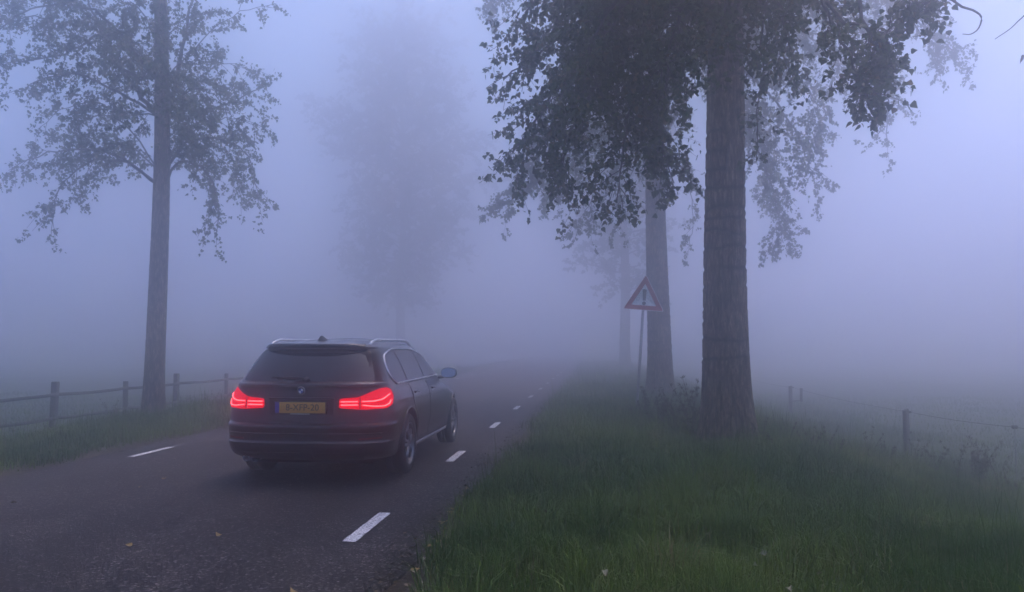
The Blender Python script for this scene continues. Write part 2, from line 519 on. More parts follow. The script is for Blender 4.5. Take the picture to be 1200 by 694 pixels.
def grow(limb, bm, lv, r, r0, dens=1.0, sub=1.0, leaf=.085, start=.2, detail=2, droop=.45, nleaf=8):
    """one limb with its side shoots and twigs (into bm) and the leaves they carry (into lv)"""
    P = np.asarray(limb, float)
    L = np.linalg.norm(np.diff(P, axis=0), axis=1).sum()
    n = max(6, int(L * 6))
    C = catmull(P, n)
    C[1:-1] += r.normal(size=(n - 2, 3)) * .018 * min(1, L / 2)
    bm.tube(C, np.linspace(r0, max(.004, r0 * .16), n), 7 if detail else 5, cap=False)
    Tn = unit(np.gradient(C, axis=0))
    ns = max(2, int(L * 5.0 * dens))
    for k in range(ns + 1):
        t = start + (1 - start) * (k + r.random() * .8) / (ns + .8)
        i = min(n - 1, int(t * (n - 1)))
        rv = r.normal(size=3); rv -= Tn[i] * (rv @ Tn[i])
        d = unit(Tn[i] * (.75 if k < ns else 2.5) + unit(rv) * .85 + np.array([0, 0, -.12]))
        ln = sub * (.45 + .75 * r.random()) * (1.1 - .55 * t)
        m = max(4, int(ln * 9))
        s = np.linspace(0, 1, m)[:, None]
        S = C[i] + d * ln * s + np.array([0, 0, -1.0]) * droop * ln * .55 * s ** 2 + np.cumsum(r.normal(size=(m, 3)) * .012, 0)
        if detail:
            bm.tube(S, np.linspace(.0065, .0025, m), 4, cap=False)
        ts = unit(np.gradient(S, axis=0))
        nt = max(2, int(ln * (10 if detail else 7)))
        for q in range(nt):
            f = .12 + .88 * (q + r.random()) / nt
            j = min(m - 1, int(f * (m - 1) + .5))
            e = unit(ts[j] * .7 + r.normal(size=3) * .7 + np.array([0, 0, -.25]))
            tl = .12 + .26 * r.random()
            E = S[j] + e * tl
            if detail == 2:
                bm.tube(np.array([S[j], S[j] + e * tl * .55 + [0, 0, .012], E]), [.0026, .002, .0014], 3, cap=False)
            nl = max(3, int(nleaf * (.6 + .8 * r.random())))
            w = r.random(nl)[:, None] * .95 + .05
            lp = S[j] + (E - S[j]) * w + r.normal(size=(nl, 3)) * .028
            tip = unit(r.normal(size=(nl, 3)) * .62 + e * .35 + np.array([0, 0, -.62]))
            nor = unit(r.normal(size=(nl, 3)) + np.array([0, 0, .35]))
            lv.add(lp, tip, nor, leaf * (.60 + .62 * r.random(nl)))

def trunk_mesh(base, r, H, lean, seed, seg=144, zstep=.035, zfine=7.0, bands=True, flare=.30):
    """furrowed bark in real relief, with the dark rings that cross an old poplar trunk"""
    zs = np.concatenate([np.arange(-.25, zfine, zstep), np.linspace(zfine, H, 28)])
    th = np.arange(seg) / seg * 2 * np.pi
    Z, TH = np.meshgrid(zs, th, indexing='ij')
    rad = r * (1 - .30 * np.clip(Z / 8, 0, 1) - .62 * np.clip((Z - 8) / (H - 8), 0, 1)) * (1 + flare * np.exp(-np.clip(Z, 0, None) / .38) + .05 * np.exp(-np.clip(Z, 0, None) / 1.4))
    u = TH / (2 * np.pi)
    rad = rad * (1 + .05 * (vnoise(u * 5, Z * .5 + 9, seed, 5) - .5) * 2 * np.exp(-Z / 1.2) + .028 * (vnoise(u * 4, Z * .35, seed + 1, 4) - .5) * 2)
    warp = (vnoise(u * 16, Z * 1.6, seed + 2, 16) - .5) * 1.5
    nf = 38
    rid = np.abs(2 * ((u * nf + warp + .8 * (vnoise(u * nf, Z * 3.2, seed + 3, nf) - .5)) % 1.0) - 1)
    fur = np.clip((rid - .52) / .48, 0, 1) ** 1.2
    brk = vnoise(u * nf, Z * 7.0, seed + 4, nf)
    depth = .027 * (r / .36)
    fine = fur * (.45 + .8 * brk)
    D = -depth * fine + .006 * (vnoise(u * 90, Z * 26, seed + 5, 90) - .5)
    G = np.clip(fine - .25, 0, 1) * .8
    if bands:
        rr = np.random.default_rng(seed)
        z = .9
        while z < zfine + 1:
            z += .14 + .20 * rr.random()
            wob = (vnoise(u * 6, 0 * u + z * 7, seed + 7, 6) - .5) * .10 + (vnoise(u * 23, 0 * u + z * 5, seed + 8, 23) - .5) * .03
            on = np.clip((vnoise(u * 5, 0 * u + z * 3, seed + 9, 5) - .22) * 4, 0, 1)
            g_ = np.exp(-((Z - z - wob) / (.024 + .016 * rr.random())) ** 2) * on
            lip = np.exp(-((Z - z - wob + .040) / .024) ** 2) * on
            D += -.015 * g_ + .008 * lip
            G = np.maximum(G, g_ * .97)
    rad = rad + D * np.clip((H - Z) / (H * .5), .1, 1)
    cx = base[0] + lean[0] * Z + .10 * np.sin(Z * .35 + seed) * np.clip(Z / 6, 0, 1)
    cy_ = base[1] + lean[1] * Z
    V = np.stack([cx + rad * np.cos(TH), cy_ + rad * np.sin(TH), base[2] + Z], -1).reshape(-1, 3)
    i = np.arange(len(zs) - 1)[:, None] * seg; j = np.arange(seg)[None]; j2 = (j + 1) % seg
    Q = np.stack([i + j, i + j2, i + seg + j2, i + seg + j], -1).reshape(-1, 4)
    def axis(z):
        return np.array([base[0] + lean[0] * z + .10 * math.sin(z * .35 + seed) * min(1, max(0, z / 6)), base[1] + lean[1] * z, base[2] + z])
    def radius(z):
        return r * (1 - .30 * min(1, z / 8) - .62 * max(0, (z - 8) / (H - 8)))
    return mesh_np('trunk', V, Q, True, groove=G.ravel()), axis, radius

def random_limb(axis, radius, r, z, az, ln, rise, sag):
    a = axis(z); d = np.array([math.cos(az), math.sin(az), 0])
    pts = [a - d * radius(z) * .3]
    for t in (.33, .66, 1.0):
        pts.append(a + d * ln * t + np.array([0, 0, rise * ln * t - sag * ln * t * t]) + r.normal(size=3) * .12 * ln * .35)
    return pts

def make_tree(name, label, group, base, r, H, lean, seed, limbs, n_rand, zlo, leaf, detail, shape, dens, sub, nleaf=8,
              keep_out=None, seg=144, zstep=.035, zfine=7.0, bands=True, tint=(1, 1, 1), lrange=(2.2, 4.2), lift=.45, single=0, flare=.30, low=1.0, droop=.45):
    g_ = np.random.default_rng(seed)
    root = empty(name, base)
    tag(root, label, 'tree', group)
    o3 = (0.0, 0.0, 0.0)
    me, axis, radius = trunk_mesh(o3, r, H, lean, seed, seg, zstep, zfine, bands, flare)
    link_mesh('trunk', me, M['bark'], root)
    lv = Leaves()
    b3 = np.asarray(base, float)
    for L in limbs:
        bm = MB()
        P = [np.asarray(p, float) - b3 for p in L['p']]
        if 'z' in L:                                    # springs from the trunk at this height
            d = unit((P[0] - axis(L['z'])) * [1, 1, 0])
            P = [axis(L['z']) + d * radius(L['z']) * .5] + P
        grow(P, bm, lv, g_, L.get('r', .03), L.get('dens', 1.0) * dens, L.get('sub', sub), leaf, L.get('start', .2), detail, L.get('droop', droop), nleaf)
        bm.build('branch', M['twig'], root, True)
    for k in range(n_rand):
        z = zlo + (H - zlo - .8) * (k + g_.random()) / n_rand
        az = k * 2.39996 + g_.random() * .7
        f = (z - zlo) / (H - zlo)
        ln = (lrange[0] + (lrange[1] - lrange[0]) * g_.random()) * (1 - .72 * f ** 1.6) * min(1, low + f * 2.2)
        P = random_limb(axis, radius, g_, z, az, ln, lift + .35 * f, .25 * (1 - f))
        if keep_out is not None and keep_out(np.array(P) + b3):
            continue
        bm = MB()
        grow(P, bm, lv, g_, .022 + .012 * ln, dens * .8, sub, leaf * 1.1, .22, min(detail, 1), .4, nleaf)
        bm.build('branch', M['twig'], root, True)
    P, T, N, S = lv.arrays()
    rest = np.ones(len(P), bool)
    if single:
        pr = project(P + b3)
        vis = (pr[:, 0] > 4) & (pr[:, 0] < 1196) & (pr[:, 1] > 4) & (pr[:, 1] < 690) & (pr[:, 2] > 1)
        size = np.where(vis, S / pr[:, 2], -1)
        idx = np.argsort(-size)[:single]
        rest[idx] = False
        k = len(shape[0])
        variants = []
        for c in leaf_colors(5, g_) * 1.0:
            variants.append(mesh_np('leaf', shape[0], shape[1], False, np.repeat(c[None], k, 0)))
        for q, i_ in enumerate(idx):
            t_, n_ = T[i_], N[i_]
            u = unit(np.cross(t_, n_)); w = unit(np.cross(u, t_)); s = float(S[i_])
            o = link_mesh('leaf', variants[q % 5], M['leaf'], root)
            m4 = np.eye(4); m4[:3, 0] = u * s; m4[:3, 1] = t_ * s; m4[:3, 2] = w * s; m4[:3, 3] = P[i_]
            o.matrix_local = Matrix(m4.tolist())
    cr = link_mesh('crown', leaf_mesh('crown', P[rest], T[rest], N[rest], S[rest], shape, g_, tint), M['leaf'], root)
    cr['kind'] = 'stuff'
    return root

def px_limb(pts, **kw):
    d = dict(p=[at(*q) for q in pts]); d.update(kw); return d

# --- the big poplar on the right verge
pA = on_plane(852, 520, 0.0); baseA = (pA[0], pA[1], float(ground_z(pA[0], pA[1])))
limbsA = [
    px_limb([(800, -60, 11.2), (735, -20, 10.6), (660, 40, 10.2), (592, 92, 10.0)], z=6.4, r=.05),
    px_limb([(800, -30, 11.0), (720, 30, 10.4), (650, 110, 10.0), (600, 178, 9.8)], z=5.9, r=.05),
    px_limb([(795, 0, 10.9), (725, 70, 10.3), (670, 150, 10.0), (655, 205, 9.9)], z=5.5, r=.045),
    px_limb([(800, 0, 10.6), (750, 70, 10.2), (735, 150, 10.0), (722, 238, 9.9)], z=5.4, r=.045),
    px_limb([(815, 10, 10.7), (785, 80, 10.2), (775, 150, 10.2), (790, 215, 10.3)], z=5.3, r=.04),
    px_limb([(790, -70, 11.8), (720, -30, 11.8), (660, 20, 11.9), (630, 60, 12.0)], z=6.9, r=.05),
    px_limb([(800, -40, 12.0), (740, 20, 12.2), (700, 90, 12.2), (675, 160, 12.2)], z=6.3, r=.045),
    px_limb([(810, 0, 12.0), (780, 70, 12.2), (760, 130, 12.3), (755, 190, 12.2)], z=5.8, r=.04),
    px_limb([(790, -60, 10.0), (740, -20, 9.2), (700, 40, 8.9), (680, 100, 8.8)], z=6.6, r=.045),
    px_limb([(830, -40, 10.0), (800, 0, 9.2), (790, 40, 8.9), (770, 90, 8.8)], z=6.4, r=.045),
    px_limb([(850, -40, 10.2), (850, 0, 9.6), (845, 30, 9.3), (838, 62, 9.1)], z=6.4, r=.04, sub=.7),
    px_limb([(760, -80, 10.5), (700, -60, 10.2), (650, -30, 10.0), (615, 15, 9.9)], z=7.0, r=.05),
    px_limb([(820, -40, 11.8), (770, -10, 12.0), (720, 30, 12.1), (700, 60, 12.1)], z=6.5, r=.04),
    px_limb([(790, -30, 10.4), (730, 10, 9.8), (690, 60, 9.6), (640, 130, 9.5)], z=6.0, r=.04),
    # over and right of the trunk
    px_limb([(880, -40, 10.2), (905, -5, 9.4), (920, 25, 9.0), (925, 60, 8.9)], z=6.3, r=.035, sub=.6, dens=.9),
    px_limb([(880, -30, 10.6), (895, 20, 10.2), (892, 90, 10.0), (886, 190, 9.9)], z=6.2, r=.03, sub=.42, dens=.75),
    px_limb([(900, -80, 9.8), (950, -30, 8.6), (972, 20, 8.2), (1000, 82, 8.0), (1020, 108, 7.9)], z=6.9, r=.035, sub=.42, dens=.7, start=.62),
    px_limb([(930, -60, 9.6), (980, 20, 8.3), (1005, 25, 8.2), (1028, 55, 8.1), (1035, 78, 8.1)], z=6.8, r=.03, sub=.35, dens=.55, start=.7),
    px_limb([(960, -80, 9.0), (1020, 44, 8.0), (1050, 24, 7.9), (1090, 2, 7.8)], z=7.0, r=.03, sub=.34, dens=.7, start=.58),
    px_limb([(900, -60, 10.0), (940, -20, 9.2), (965, 0, 8.9), (985, 15, 8.8)], z=6.7, r=.03, sub=.5, dens=.8, start=.4),
    px_limb([(880, -20, 11.0), (905, 30, 10.8), (925, 80, 10.7), (932, 102, 10.7)], z=6.0, r=.03, sub=.5, dens=.8),
]
def keepA(P):
    pr = project(catmull(P, 16))
    return bool(((pr[:, 1] > -25) & (pr[:, 2] > .5) & (pr[:, 0] > -60) & (pr[:, 0] < 1260)).any()) or bool((np.hypot(P[:, 0], P[:, 1]) < 5.5).any())
treeA = make_tree('poplar_tree', 'thick furrowed poplar with low dark leaves on the grass verge in front of the sign', 'roadside poplars',
                  baseA, .335, 21.0, (-.004, 0.0), 31, limbsA, 60, 7.0, .070, 2, LEAF_A, 1.4, .95, nleaf=13, keep_out=keepA, single=280, zstep=.022, seg=216, flare=.36, droop=.25)
# bare twigs reaching in from the right
bmt = MB()
def bare(P, r0, r1):
    C = catmull([at(*p) - np.asarray(baseA) for p in P], 22); bmt.tube(C, np.linspace(r0, r1, 22), 5)
bare([(960, -140, 9.6), (1060, -60, 8.4), (1116, 0, 7.6), (1140, 12, 7.5), (1150, 20, 7.5), (1147, 33, 7.5), (1138, 40, 7.5), (1128, 40, 7.5)], .016, .003)
bare([(1060, -60, 8.4), (1160, -60, 7.6), (1205, 0, 7.4), (1190, 28, 7.4), (1166, 46, 7.4)], .010, .003)
bare([(1160, -60, 7.6), (1215, 10, 7.4), (1206, 45, 7.4), (1200, 66, 7.4)], .006, .003)
bmt.build('branch', M['twig'], treeA, True)
c1 = mesh_np('leaf', LEAF_A[0], LEAF_A[1], False, np.repeat(np.array([[.10, .06, .04]]), 9, 0))
o = link_mesh('leaf', c1, M['leaf'], treeA); o.location = at(1200, 66, 7.4) - np.asarray(baseA); o.scale = (.09,) * 3; o.rotation_euler = (R(-65), R(20), R(60))

# --- second poplar on the right, behind the sign
pB = at(774, 463, 21.9); baseB = (pB[0], pB[1], float(ground_z(pB[0], pB[1])))
limbsB = [
    px_limb([(740, 120, 21.5), (690, 170, 21.0), (630, 215, 20.6), (582, 245, 20.4)], z=6.5, r=.06),
    px_limb([(745, 150, 21.5), (720, 200, 21.2), (690, 240, 21.0), (680, 265, 21.0)], z=6.0, r=.03, dens=.5),
    px_limb([(750, 180, 22.0), (730, 240, 22.0), (715, 290, 22.0)], z=5.4, r=.025, dens=.35, sub=.8),
    px_limb([(740, 60, 21.5), (680, 110, 21.0), (640, 160, 20.8), (612, 200, 20.8)], z=7.5, r=.06),
    px_limb([(745, 100, 23.0), (700, 140, 23.5), (660, 190, 24), (640, 230, 24)], z=7.0, r=.05),
    px_limb([(800, 190, 22.0), (812, 250, 22.0), (806, 300, 22.0)], z=5.4, r=.025, sub=.6, dens=.45),
    px_limb([(820, 100, 21.5), (870, 140, 21.0), (905, 220, 20.8), (918, 285, 20.8)], z=7.0, r=.06),
    px_limb([(820, 60, 21.5), (880, 90, 21.0), (930, 150, 20.6), (955, 215, 20.4)], z=7.6, r=.06),
    px_limb([(830, 40, 22.0), (890, 50, 22.0), (950, 110, 22.0), (965, 160, 22.0)], z=7.9, r=.06),
    px_limb([(830, 20, 21.5), (900, 0, 21.0), (980, 20, 20.6), (1035, 70, 20.4), (1040, 165, 20.3)], z=8.2, r=.07, dens=.8),
    px_limb([(830, 0, 21.5), (920, -40, 20.8), (1010, -20, 20.2), (1080, 30, 20.0), (1120, 62, 20.0)], z=8.6, r=.07),
    px_limb([(830, 30, 22.0), (900, 30, 22.5), (960, 50, 22.8), (1010, 110, 23.0)], z=8.0, r=.06),
    px_limb([(830, -40, 22.0), (900, -60, 22.2), (980, -30, 22.4), (1060, 10, 22.4)], z=9.2, r=.06),
    px_limb([(830, 90, 23.0), (870, 120, 23.6), (895, 180, 24), (900, 240, 24)], z=7.0, r=.05),
    px_limb([(730, -20, 21.5), (660, -30, 21.0), (600, -12, 20.6), (572, 6, 20.5)], z=9.4, r=.06),
]
def keepB(P):
    pr = project(catmull(P, 16))
    return bool(((pr[:, 1] > 20) & (pr[:, 2] > .5)).any())
treeB = make_tree('poplar_tree', 'misty poplar standing right behind the triangular warning sign', 'roadside poplars',
                  baseB, .335, 22.0, (.0, 0.0), 47, limbsB, 40, 8.0, .085, 1, LEAF_B, 1.25, 1.2, nleaf=13, keep_out=keepB, seg=90, zstep=.06, zfine=8, lrange=(3.0, 5.4))

# --- poplar on the left verge by the fence
pC = at(180, 482, 17.0); baseC = (pC[0], pC[1], float(ground_z(pC[0], pC[1])))
limbsC = [
    px_limb([(143, 190, 16.6), (100, 192, 16.2), (70, 222, 16.0), (60, 272, 15.9)], z=5.02, r=0.034, dens=.85, start=.2),
    px_limb([(140, 185, 17.2), (90, 175, 17.5), (40, 185, 17.7), (10, 200, 17.8)], z=5.02, r=0.034, dens=.8, start=.15),
    px_limb([(212, 190, 16.7), (240, 200, 16.4), (255, 235, 16.2), (252, 278, 16.1)], z=5.02, r=0.034, dens=.85, start=.15),
    px_limb([(220, 165, 17.0), (262, 165, 16.8), (292, 185, 16.6), (302, 235, 16.6)], z=5.30, r=0.034, start=.06),
    px_limb([(225, 135, 17.2), (270, 120, 17.2), (300, 105, 17.1), (318, 98, 17.0)], z=6.50, r=0.034, start=.06),
    px_limb([(212, 65, 17.0), (222, 9, 16.9), (232, -60, 16.8)], z=6.50, r=0.055, dens=.8),
    px_limb([(143, 82, 17.0), (112, 22, 16.8), (90, -50, 16.6)], z=6.50, r=0.055, dens=.8),
    px_limb([(140, 110, 16.4), (100, 90, 16.0), (60, 90, 15.8), (15, 110, 15.6)], z=6.50, r=0.034, start=.06),
    px_limb([(140, 80, 16.6), (90, 40, 16.2), (40, 20, 16.0), (-20, 40, 15.8)], z=7.30, r=0.034, start=.06),
    px_limb([(140, 50, 17.5), (90, 10, 18.0), (40, -10, 18.2), (0, 0, 18.4)], z=7.30, r=0.034, start=.06),
    px_limb([(150, 150, 16.2), (125, 135, 15.8), (100, 140, 15.6), (85, 165, 15.5)], z=5.30, r=0.018, sub=.8, start=.06),
    px_limb([(225, 60, 16.8), (270, 20, 16.5), (320, 5, 16.4)], z=7.30, r=0.018, dens=.55, sub=.7),
    px_limb([(215, 110, 16.4), (240, 105, 16.1), (262, 125, 16.0), (270, 160, 16.0)], z=6.50, r=0.018, start=.06),
    px_limb([(200, 40, 16.2), (225, 20, 15.9), (250, 15, 15.8)], z=7.30, r=0.018, sub=.7, dens=.7),
    px_limb([(130, 40, 16.4), (85, 60, 16.0), (40, 70, 15.8), (-10, 75, 15.6)], z=7.30, r=0.034, start=.06),
    px_limb([(120, 20, 16.2), (70, 5, 15.8), (20, 20, 15.6), (-30, 60, 15.4)], z=7.30, r=0.034, start=.06),
    px_limb([(225, 150, 16.6), (250, 140, 16.3), (280, 140, 16.2), (305, 150, 16.2)], z=5.30, r=0.018, start=.06),
    px_limb([(215, 160, 17.6), (245, 175, 18.0), (275, 205, 18.2), (285, 240, 18.2)], z=5.30, r=0.018, start=.06),
    px_limb([(215, 110, 17.4), (240, 85, 17.6), (270, 75, 17.8), (300, 85, 17.8)], z=6.50, r=0.018, start=.06),
    px_limb([(145, 165, 17.6), (120, 160, 17.9), (90, 165, 18.1), (70, 190, 18.2)], z=5.30, r=0.018, start=.06),
    px_limb([(140, 130, 17.0), (105, 120, 16.8), (70, 130, 16.6), (40, 160, 16.5)], z=6.50, r=0.018, start=.06),
    px_limb([(190, 90, 16.0), (205, 100, 15.7), (215, 125, 15.6), (222, 160, 15.6)], z=6.50, r=0.018, start=.06),
    px_limb([(160, 60, 16.0), (150, 50, 15.6), (135, 60, 15.4), (125, 90, 15.3)], z=7.30, r=0.018, sub=.7, start=.06),
    px_limb([(176, 70, 16.2), (170, 90, 15.9), (160, 125, 15.8)], z=7.3, r=.016, sub=.7, start=.06),
    px_limb([(190, 30, 16.2), (188, 55, 15.9), (196, 90, 15.8)], z=7.6, r=.016, sub=.7, start=.06),
    px_limb([(160, 5, 16.2), (150, 10, 15.9), (142, 40, 15.8)], z=8.0, r=.016, sub=.7, start=.06),
    px_limb([(182, -10, 16.2), (184, 5, 15.9), (180, 40, 15.8)], z=8.2, r=.016, sub=.7, start=.06),
    px_limb([(195, 120, 17.8), (200, 130, 18.2), (210, 160, 18.3)], z=6.3, r=.016, sub=.7, start=.06),
]
def keepC(P):
    pr = project(catmull(P, 16))
    return bool(((pr[:, 1] > -10) & (pr[:, 2] > .5)).any())
treeC = make_tree('poplar_tree', 'slender misty poplar beside the rail fence on the far side of the road', 'roadside poplars',
                  baseC, .205, 19.0, (-.008, 0.0), 63, limbsC, 34, 8.6, .072, 1, LEAF_B, 1.0, .95, nleaf=13, keep_out=keepC, seg=80, zstep=.07, zfine=8, bands=False, lrange=(2.0, 3.6))

# --- poplars fading away into the fog
def copy_tree(src, base, rz, label, scale=1.0):
    r_ = src.copy(); col.objects.link(r_)
    r_.location = base; r_.rotation_euler = (0, 0, rz); r_.scale = (scale,) * 3
    r_['label'] = label
    for ch in src.children:
        c = ch.copy(); col.objects.link(c); c.parent = r_; c.matrix_parent_inverse = Matrix.Identity(4)
    return r_
def gz(x, y): return (x, y, float(ground_z(x, y)))
pF = at(470, 400, 68.0)
treeF = make_tree('poplar_tree', 'ghostly broad poplar across the road, barely showing through the fog beyond the car', 'roadside poplars',
                  gz(pF[0], pF[1]), .44, 30.0, (0, 0), 85, [], 105, 5.2, .21, 0, LEAF_B, .62, 2.0, nleaf=7, seg=40, zstep=.15, zfine=6, bands=False, lrange=(4.5, 12.5), lift=.40, low=.28)
treeD = make_tree('poplar_tree', 'faint poplar trunk next in the row after the one behind the warning sign', 'roadside poplars',
                  gz(1.84, 50.0), .34, 22.0, (0, 0), 88, [], 60, 4.6, .16, 0, LEAF_B, .8, 1.5, nleaf=8, seg=40, zstep=.15, zfine=6, bands=False, lrange=(2.6, 6.0), lift=.35, low=.5)

# ------------------------------------------------------------------ grass (nobody could count it)
def blades(xy, h, w, bend, cols, r, az=None):
    n = len(xy)
    base = np.stack([xy[:, 0], xy[:, 1], ground_z(xy[:, 0], xy[:, 1]) - .015], 1)
    az = r.random(n) * 2 * np.pi if az is None else az
    d = np.stack([np.cos(az), np.sin(az), np.zeros(n)], 1)
    fa = r.random(n) * 2 * np.pi
    s = np.stack([np.cos(fa), np.sin(fa), np.zeros(n)], 1)
    up = np.array([0, 0, 1.0])
    V = np.empty((n, 5, 3))
    V[:, 0] = base - s * (w / 2)[:, None]; V[:, 1] = base + s * (w / 2)[:, None]
    mid = base + up * (h * .58)[:, None] + d * (h * bend * .28)[:, None]
    V[:, 2] = mid - s * (w * .42)[:, None]; V[:, 3] = mid + s * (w * .42)[:, None]
    V[:, 4] = base + up * (h * (1 - .35 * bend))[:, None] + d * (h * bend)[:, None]
    k = (np.arange(n) * 5)[:, None]
    Q = k + np.array([[0, 1, 3, 2]]); T = k + np.array([[2, 3, 4]])
    return V.reshape(-1, 3), Q, T, np.repeat(cols, 5, 0)

def grass_cols(n, x, y, r):
    t = np.clip((fbm(x * 1.1 + 40, y * 1.1 + 40, 77, 3) - .5) * 2.6 + .45 + r.normal(size=n) * .22, 0, 1)[:, None]
    a = np.array([.038, .096, .010]); b = np.array([.135, .195, .032])
    C = a * (1 - t) + b * t
    dry = (r.random(n) < .045)[:, None]
    C = np.where(dry, np.array([.19, .165, .085]) * (.6 + .6 * r.random(n))[:, None], C)
    return C * (.75 + .5 * r.random(n))[:, None]

def grass_zone(x0, x1, y0, y1, per_m2, hm, wm, r, edge=None):
    n = int((x1 - x0) * (y1 - y0) * per_m2)
    x = x0 + (x1 - x0) * r.random(n); y = y0 + (y1 - y0) * r.random(n)
    # clumps: keep more where the clump noise is high
    cl = vnoise(x * 3.1 + 90, y * 3.1 + 90, 41)
    keep = r.random(n) < .35 + .75 * cl
    if edge is not None:
        keep &= edge(x, y, r)
    pr = project(np.stack([x, y, ground_z(x, y) + .1], 1))
    keep &= (pr[:, 2] > .3) & (pr[:, 0] > -150) & (pr[:, 0] < 1350) & (pr[:, 1] < 820)
    x, y, cl = x[keep], y[keep], cl[keep]
    n = len(x)
    tall = fbm(x * .8 + 10, y * .8 + 10, 55, 3)
    h = hm * (.40 + .9 * r.random(n)) * (.25 + 1.45 * tall) * (.55 + .8 * cl)
    w = wm * (.6 + .8 * r.random(n))
    bend = np.clip(.15 + .75 * r.random(n) ** 1.5, 0, .95)
    # a few straight flowering stems
    st = r.random(n) < .03
    h = np.where(st, h * 1.7 + .06, h); w = np.where(st, w * .6, w); bend = np.where(st, .12, bend)
    return blades(np.stack([x, y], 1), h, w, bend, grass_cols(n, x, y, r), r)

def edgeR(x, y, r):      # thin and low where the verge meets the asphalt
    lim = -1.16 + .34 * (vnoise(y * 1.1, y * 0 + 3, 61) - .4) + .22 * (vnoise(y * 4, y * 0 + 3, 62) - .5)
    return r.random(len(x)) < np.clip((x - lim) / .30, 0, 1) ** 1.5
def edgeL(x, y, r):
    lim = -6.42 - .22 * (vnoise(y * 1.3, y * 0 + 3, 63) - .4)
    return r.random(len(x)) < np.clip((lim - x) / .2, 0, 1)

def tuft_zone(x0, x1, y0, y1, per_m2, hm, wm, r, nb=26, rad=.07, broad=False):
    """coarse tufts and low broad-leaved herbs standing out of the turf"""
    m = int((x1 - x0) * (y1 - y0) * per_m2)
    cx = x0 + (x1 - x0) * r.random(m); cyy = y0 + (y1 - y0) * r.random(m)
    sz = .6 + .8 * r.random(m); hue = r.random(m)
    k = np.repeat(np.arange(m), nb); n = len(k)
    az = r.random(n) * 2 * np.pi; rr_ = np.sqrt(r.random(n)) * rad * sz[k]
    x = cx[k] + rr_ * np.cos(az); y = cyy[k] + rr_ * np.sin(az)
    h = hm * sz[k] * (.55 + .6 * r.random(n)); w = wm * (.7 + .6 * r.random(n))
    bend = np.clip((.25 if not broad else .75) + .55 * rr_ / rad + r.normal(size=n) * .12, .05, 1.25)
    A, B, S = np.array([.040, .090, .016]), np.array([.145, .200, .036]), np.array([.24, .20, .10])
    C = A + (B - A) * hue[k][:, None]
    C = np.where((hue[k] > .9)[:, None], S, C) * (.7 + .6 * r.random(n))[:, None]
    return blades(np.stack([x, y], 1), h, w, bend, C, r, az)

def grass_object(name, label, zones, seed, tufts=()):
    r = np.random.default_rng(seed)
    Vs, Qs, Ts, Cs, n = [], [], [], [], 0
    for zn in zones:
        V, Q, T, C = grass_zone(*zn[:7], r, zn[7] if len(zn) > 7 else None)
        Vs.append(V); Qs.append(Q + n); Ts.append(T + n); Cs.append(C); n += len(V)
    for tz in tufts:
        V, Q, T, C = tuft_zone(*tz[:7], r, *tz[7:])
        Vs.append(V); Qs.append(Q + n); Ts.append(T + n); Cs.append(C); n += len(V)
    o = link_mesh(name, mesh_np(name, np.vstack(Vs), [np.vstack(Qs), np.vstack(Ts)], False, np.vstack(Cs)), M['grass'])
    tag(o, label, 'grass', kind='stuff')
    return o
grass_object('verge_grass', 'uneven green grass covering the verge around the thick poplar', [
    (-1.35, 4.2, 3.6, 7.5, 5700, .20, .0055, edgeR),
    (-1.35, 6.5, 7.5, 12.5, 3000, .21, .0075, edgeR),
    (-1.35, 7.0, 12.5, 20, 1150, .22, .010, edgeR),
    (-1.35, 8.0, 20, 34, 420, .22, .016, edgeR),
    (-1.35, 5.0, 34, 60, 120, .22, .03, edgeR)], 101,
    [(-.9, 4.5, 3.8, 9, 5.0, .26, .0075), (-.9, 6, 9, 16, 2.2, .28, .010), (-.9, 6, 16, 28, .9, .28, .016),
     (-1.1, 4.2, 3.8, 8, 7.0, .09, .024, 9, .05, True), (-1.1, 5, 8, 13, 3.0, .10, .030, 9, .06, True),
     (-1.25, -.8, 3.8, 12, 5.0, .10, .007, 18, .06)])
grass_object('far_verge_grass', 'misty grass strip between the asphalt and the rail fence', [
    (-10.4, -6.3, 5.5, 14, 1200, .19, .010, edgeL),
    (-10.6, -6.3, 14, 24, 900, .20, .014, edgeL),
    (-10.6, -6.3, 24, 45, 260, .20, .022, edgeL)], 102)
grass_object('meadow_grass', 'short pasture grass fading into fog behind the wire fence', [
    (6.5, 16, 8, 22, 340, .13, .012),
    (7.0, 26, 22, 40, 70, .13, .025),
    (-24, -10.4, 9, 30, 140, .12, .02)], 103)

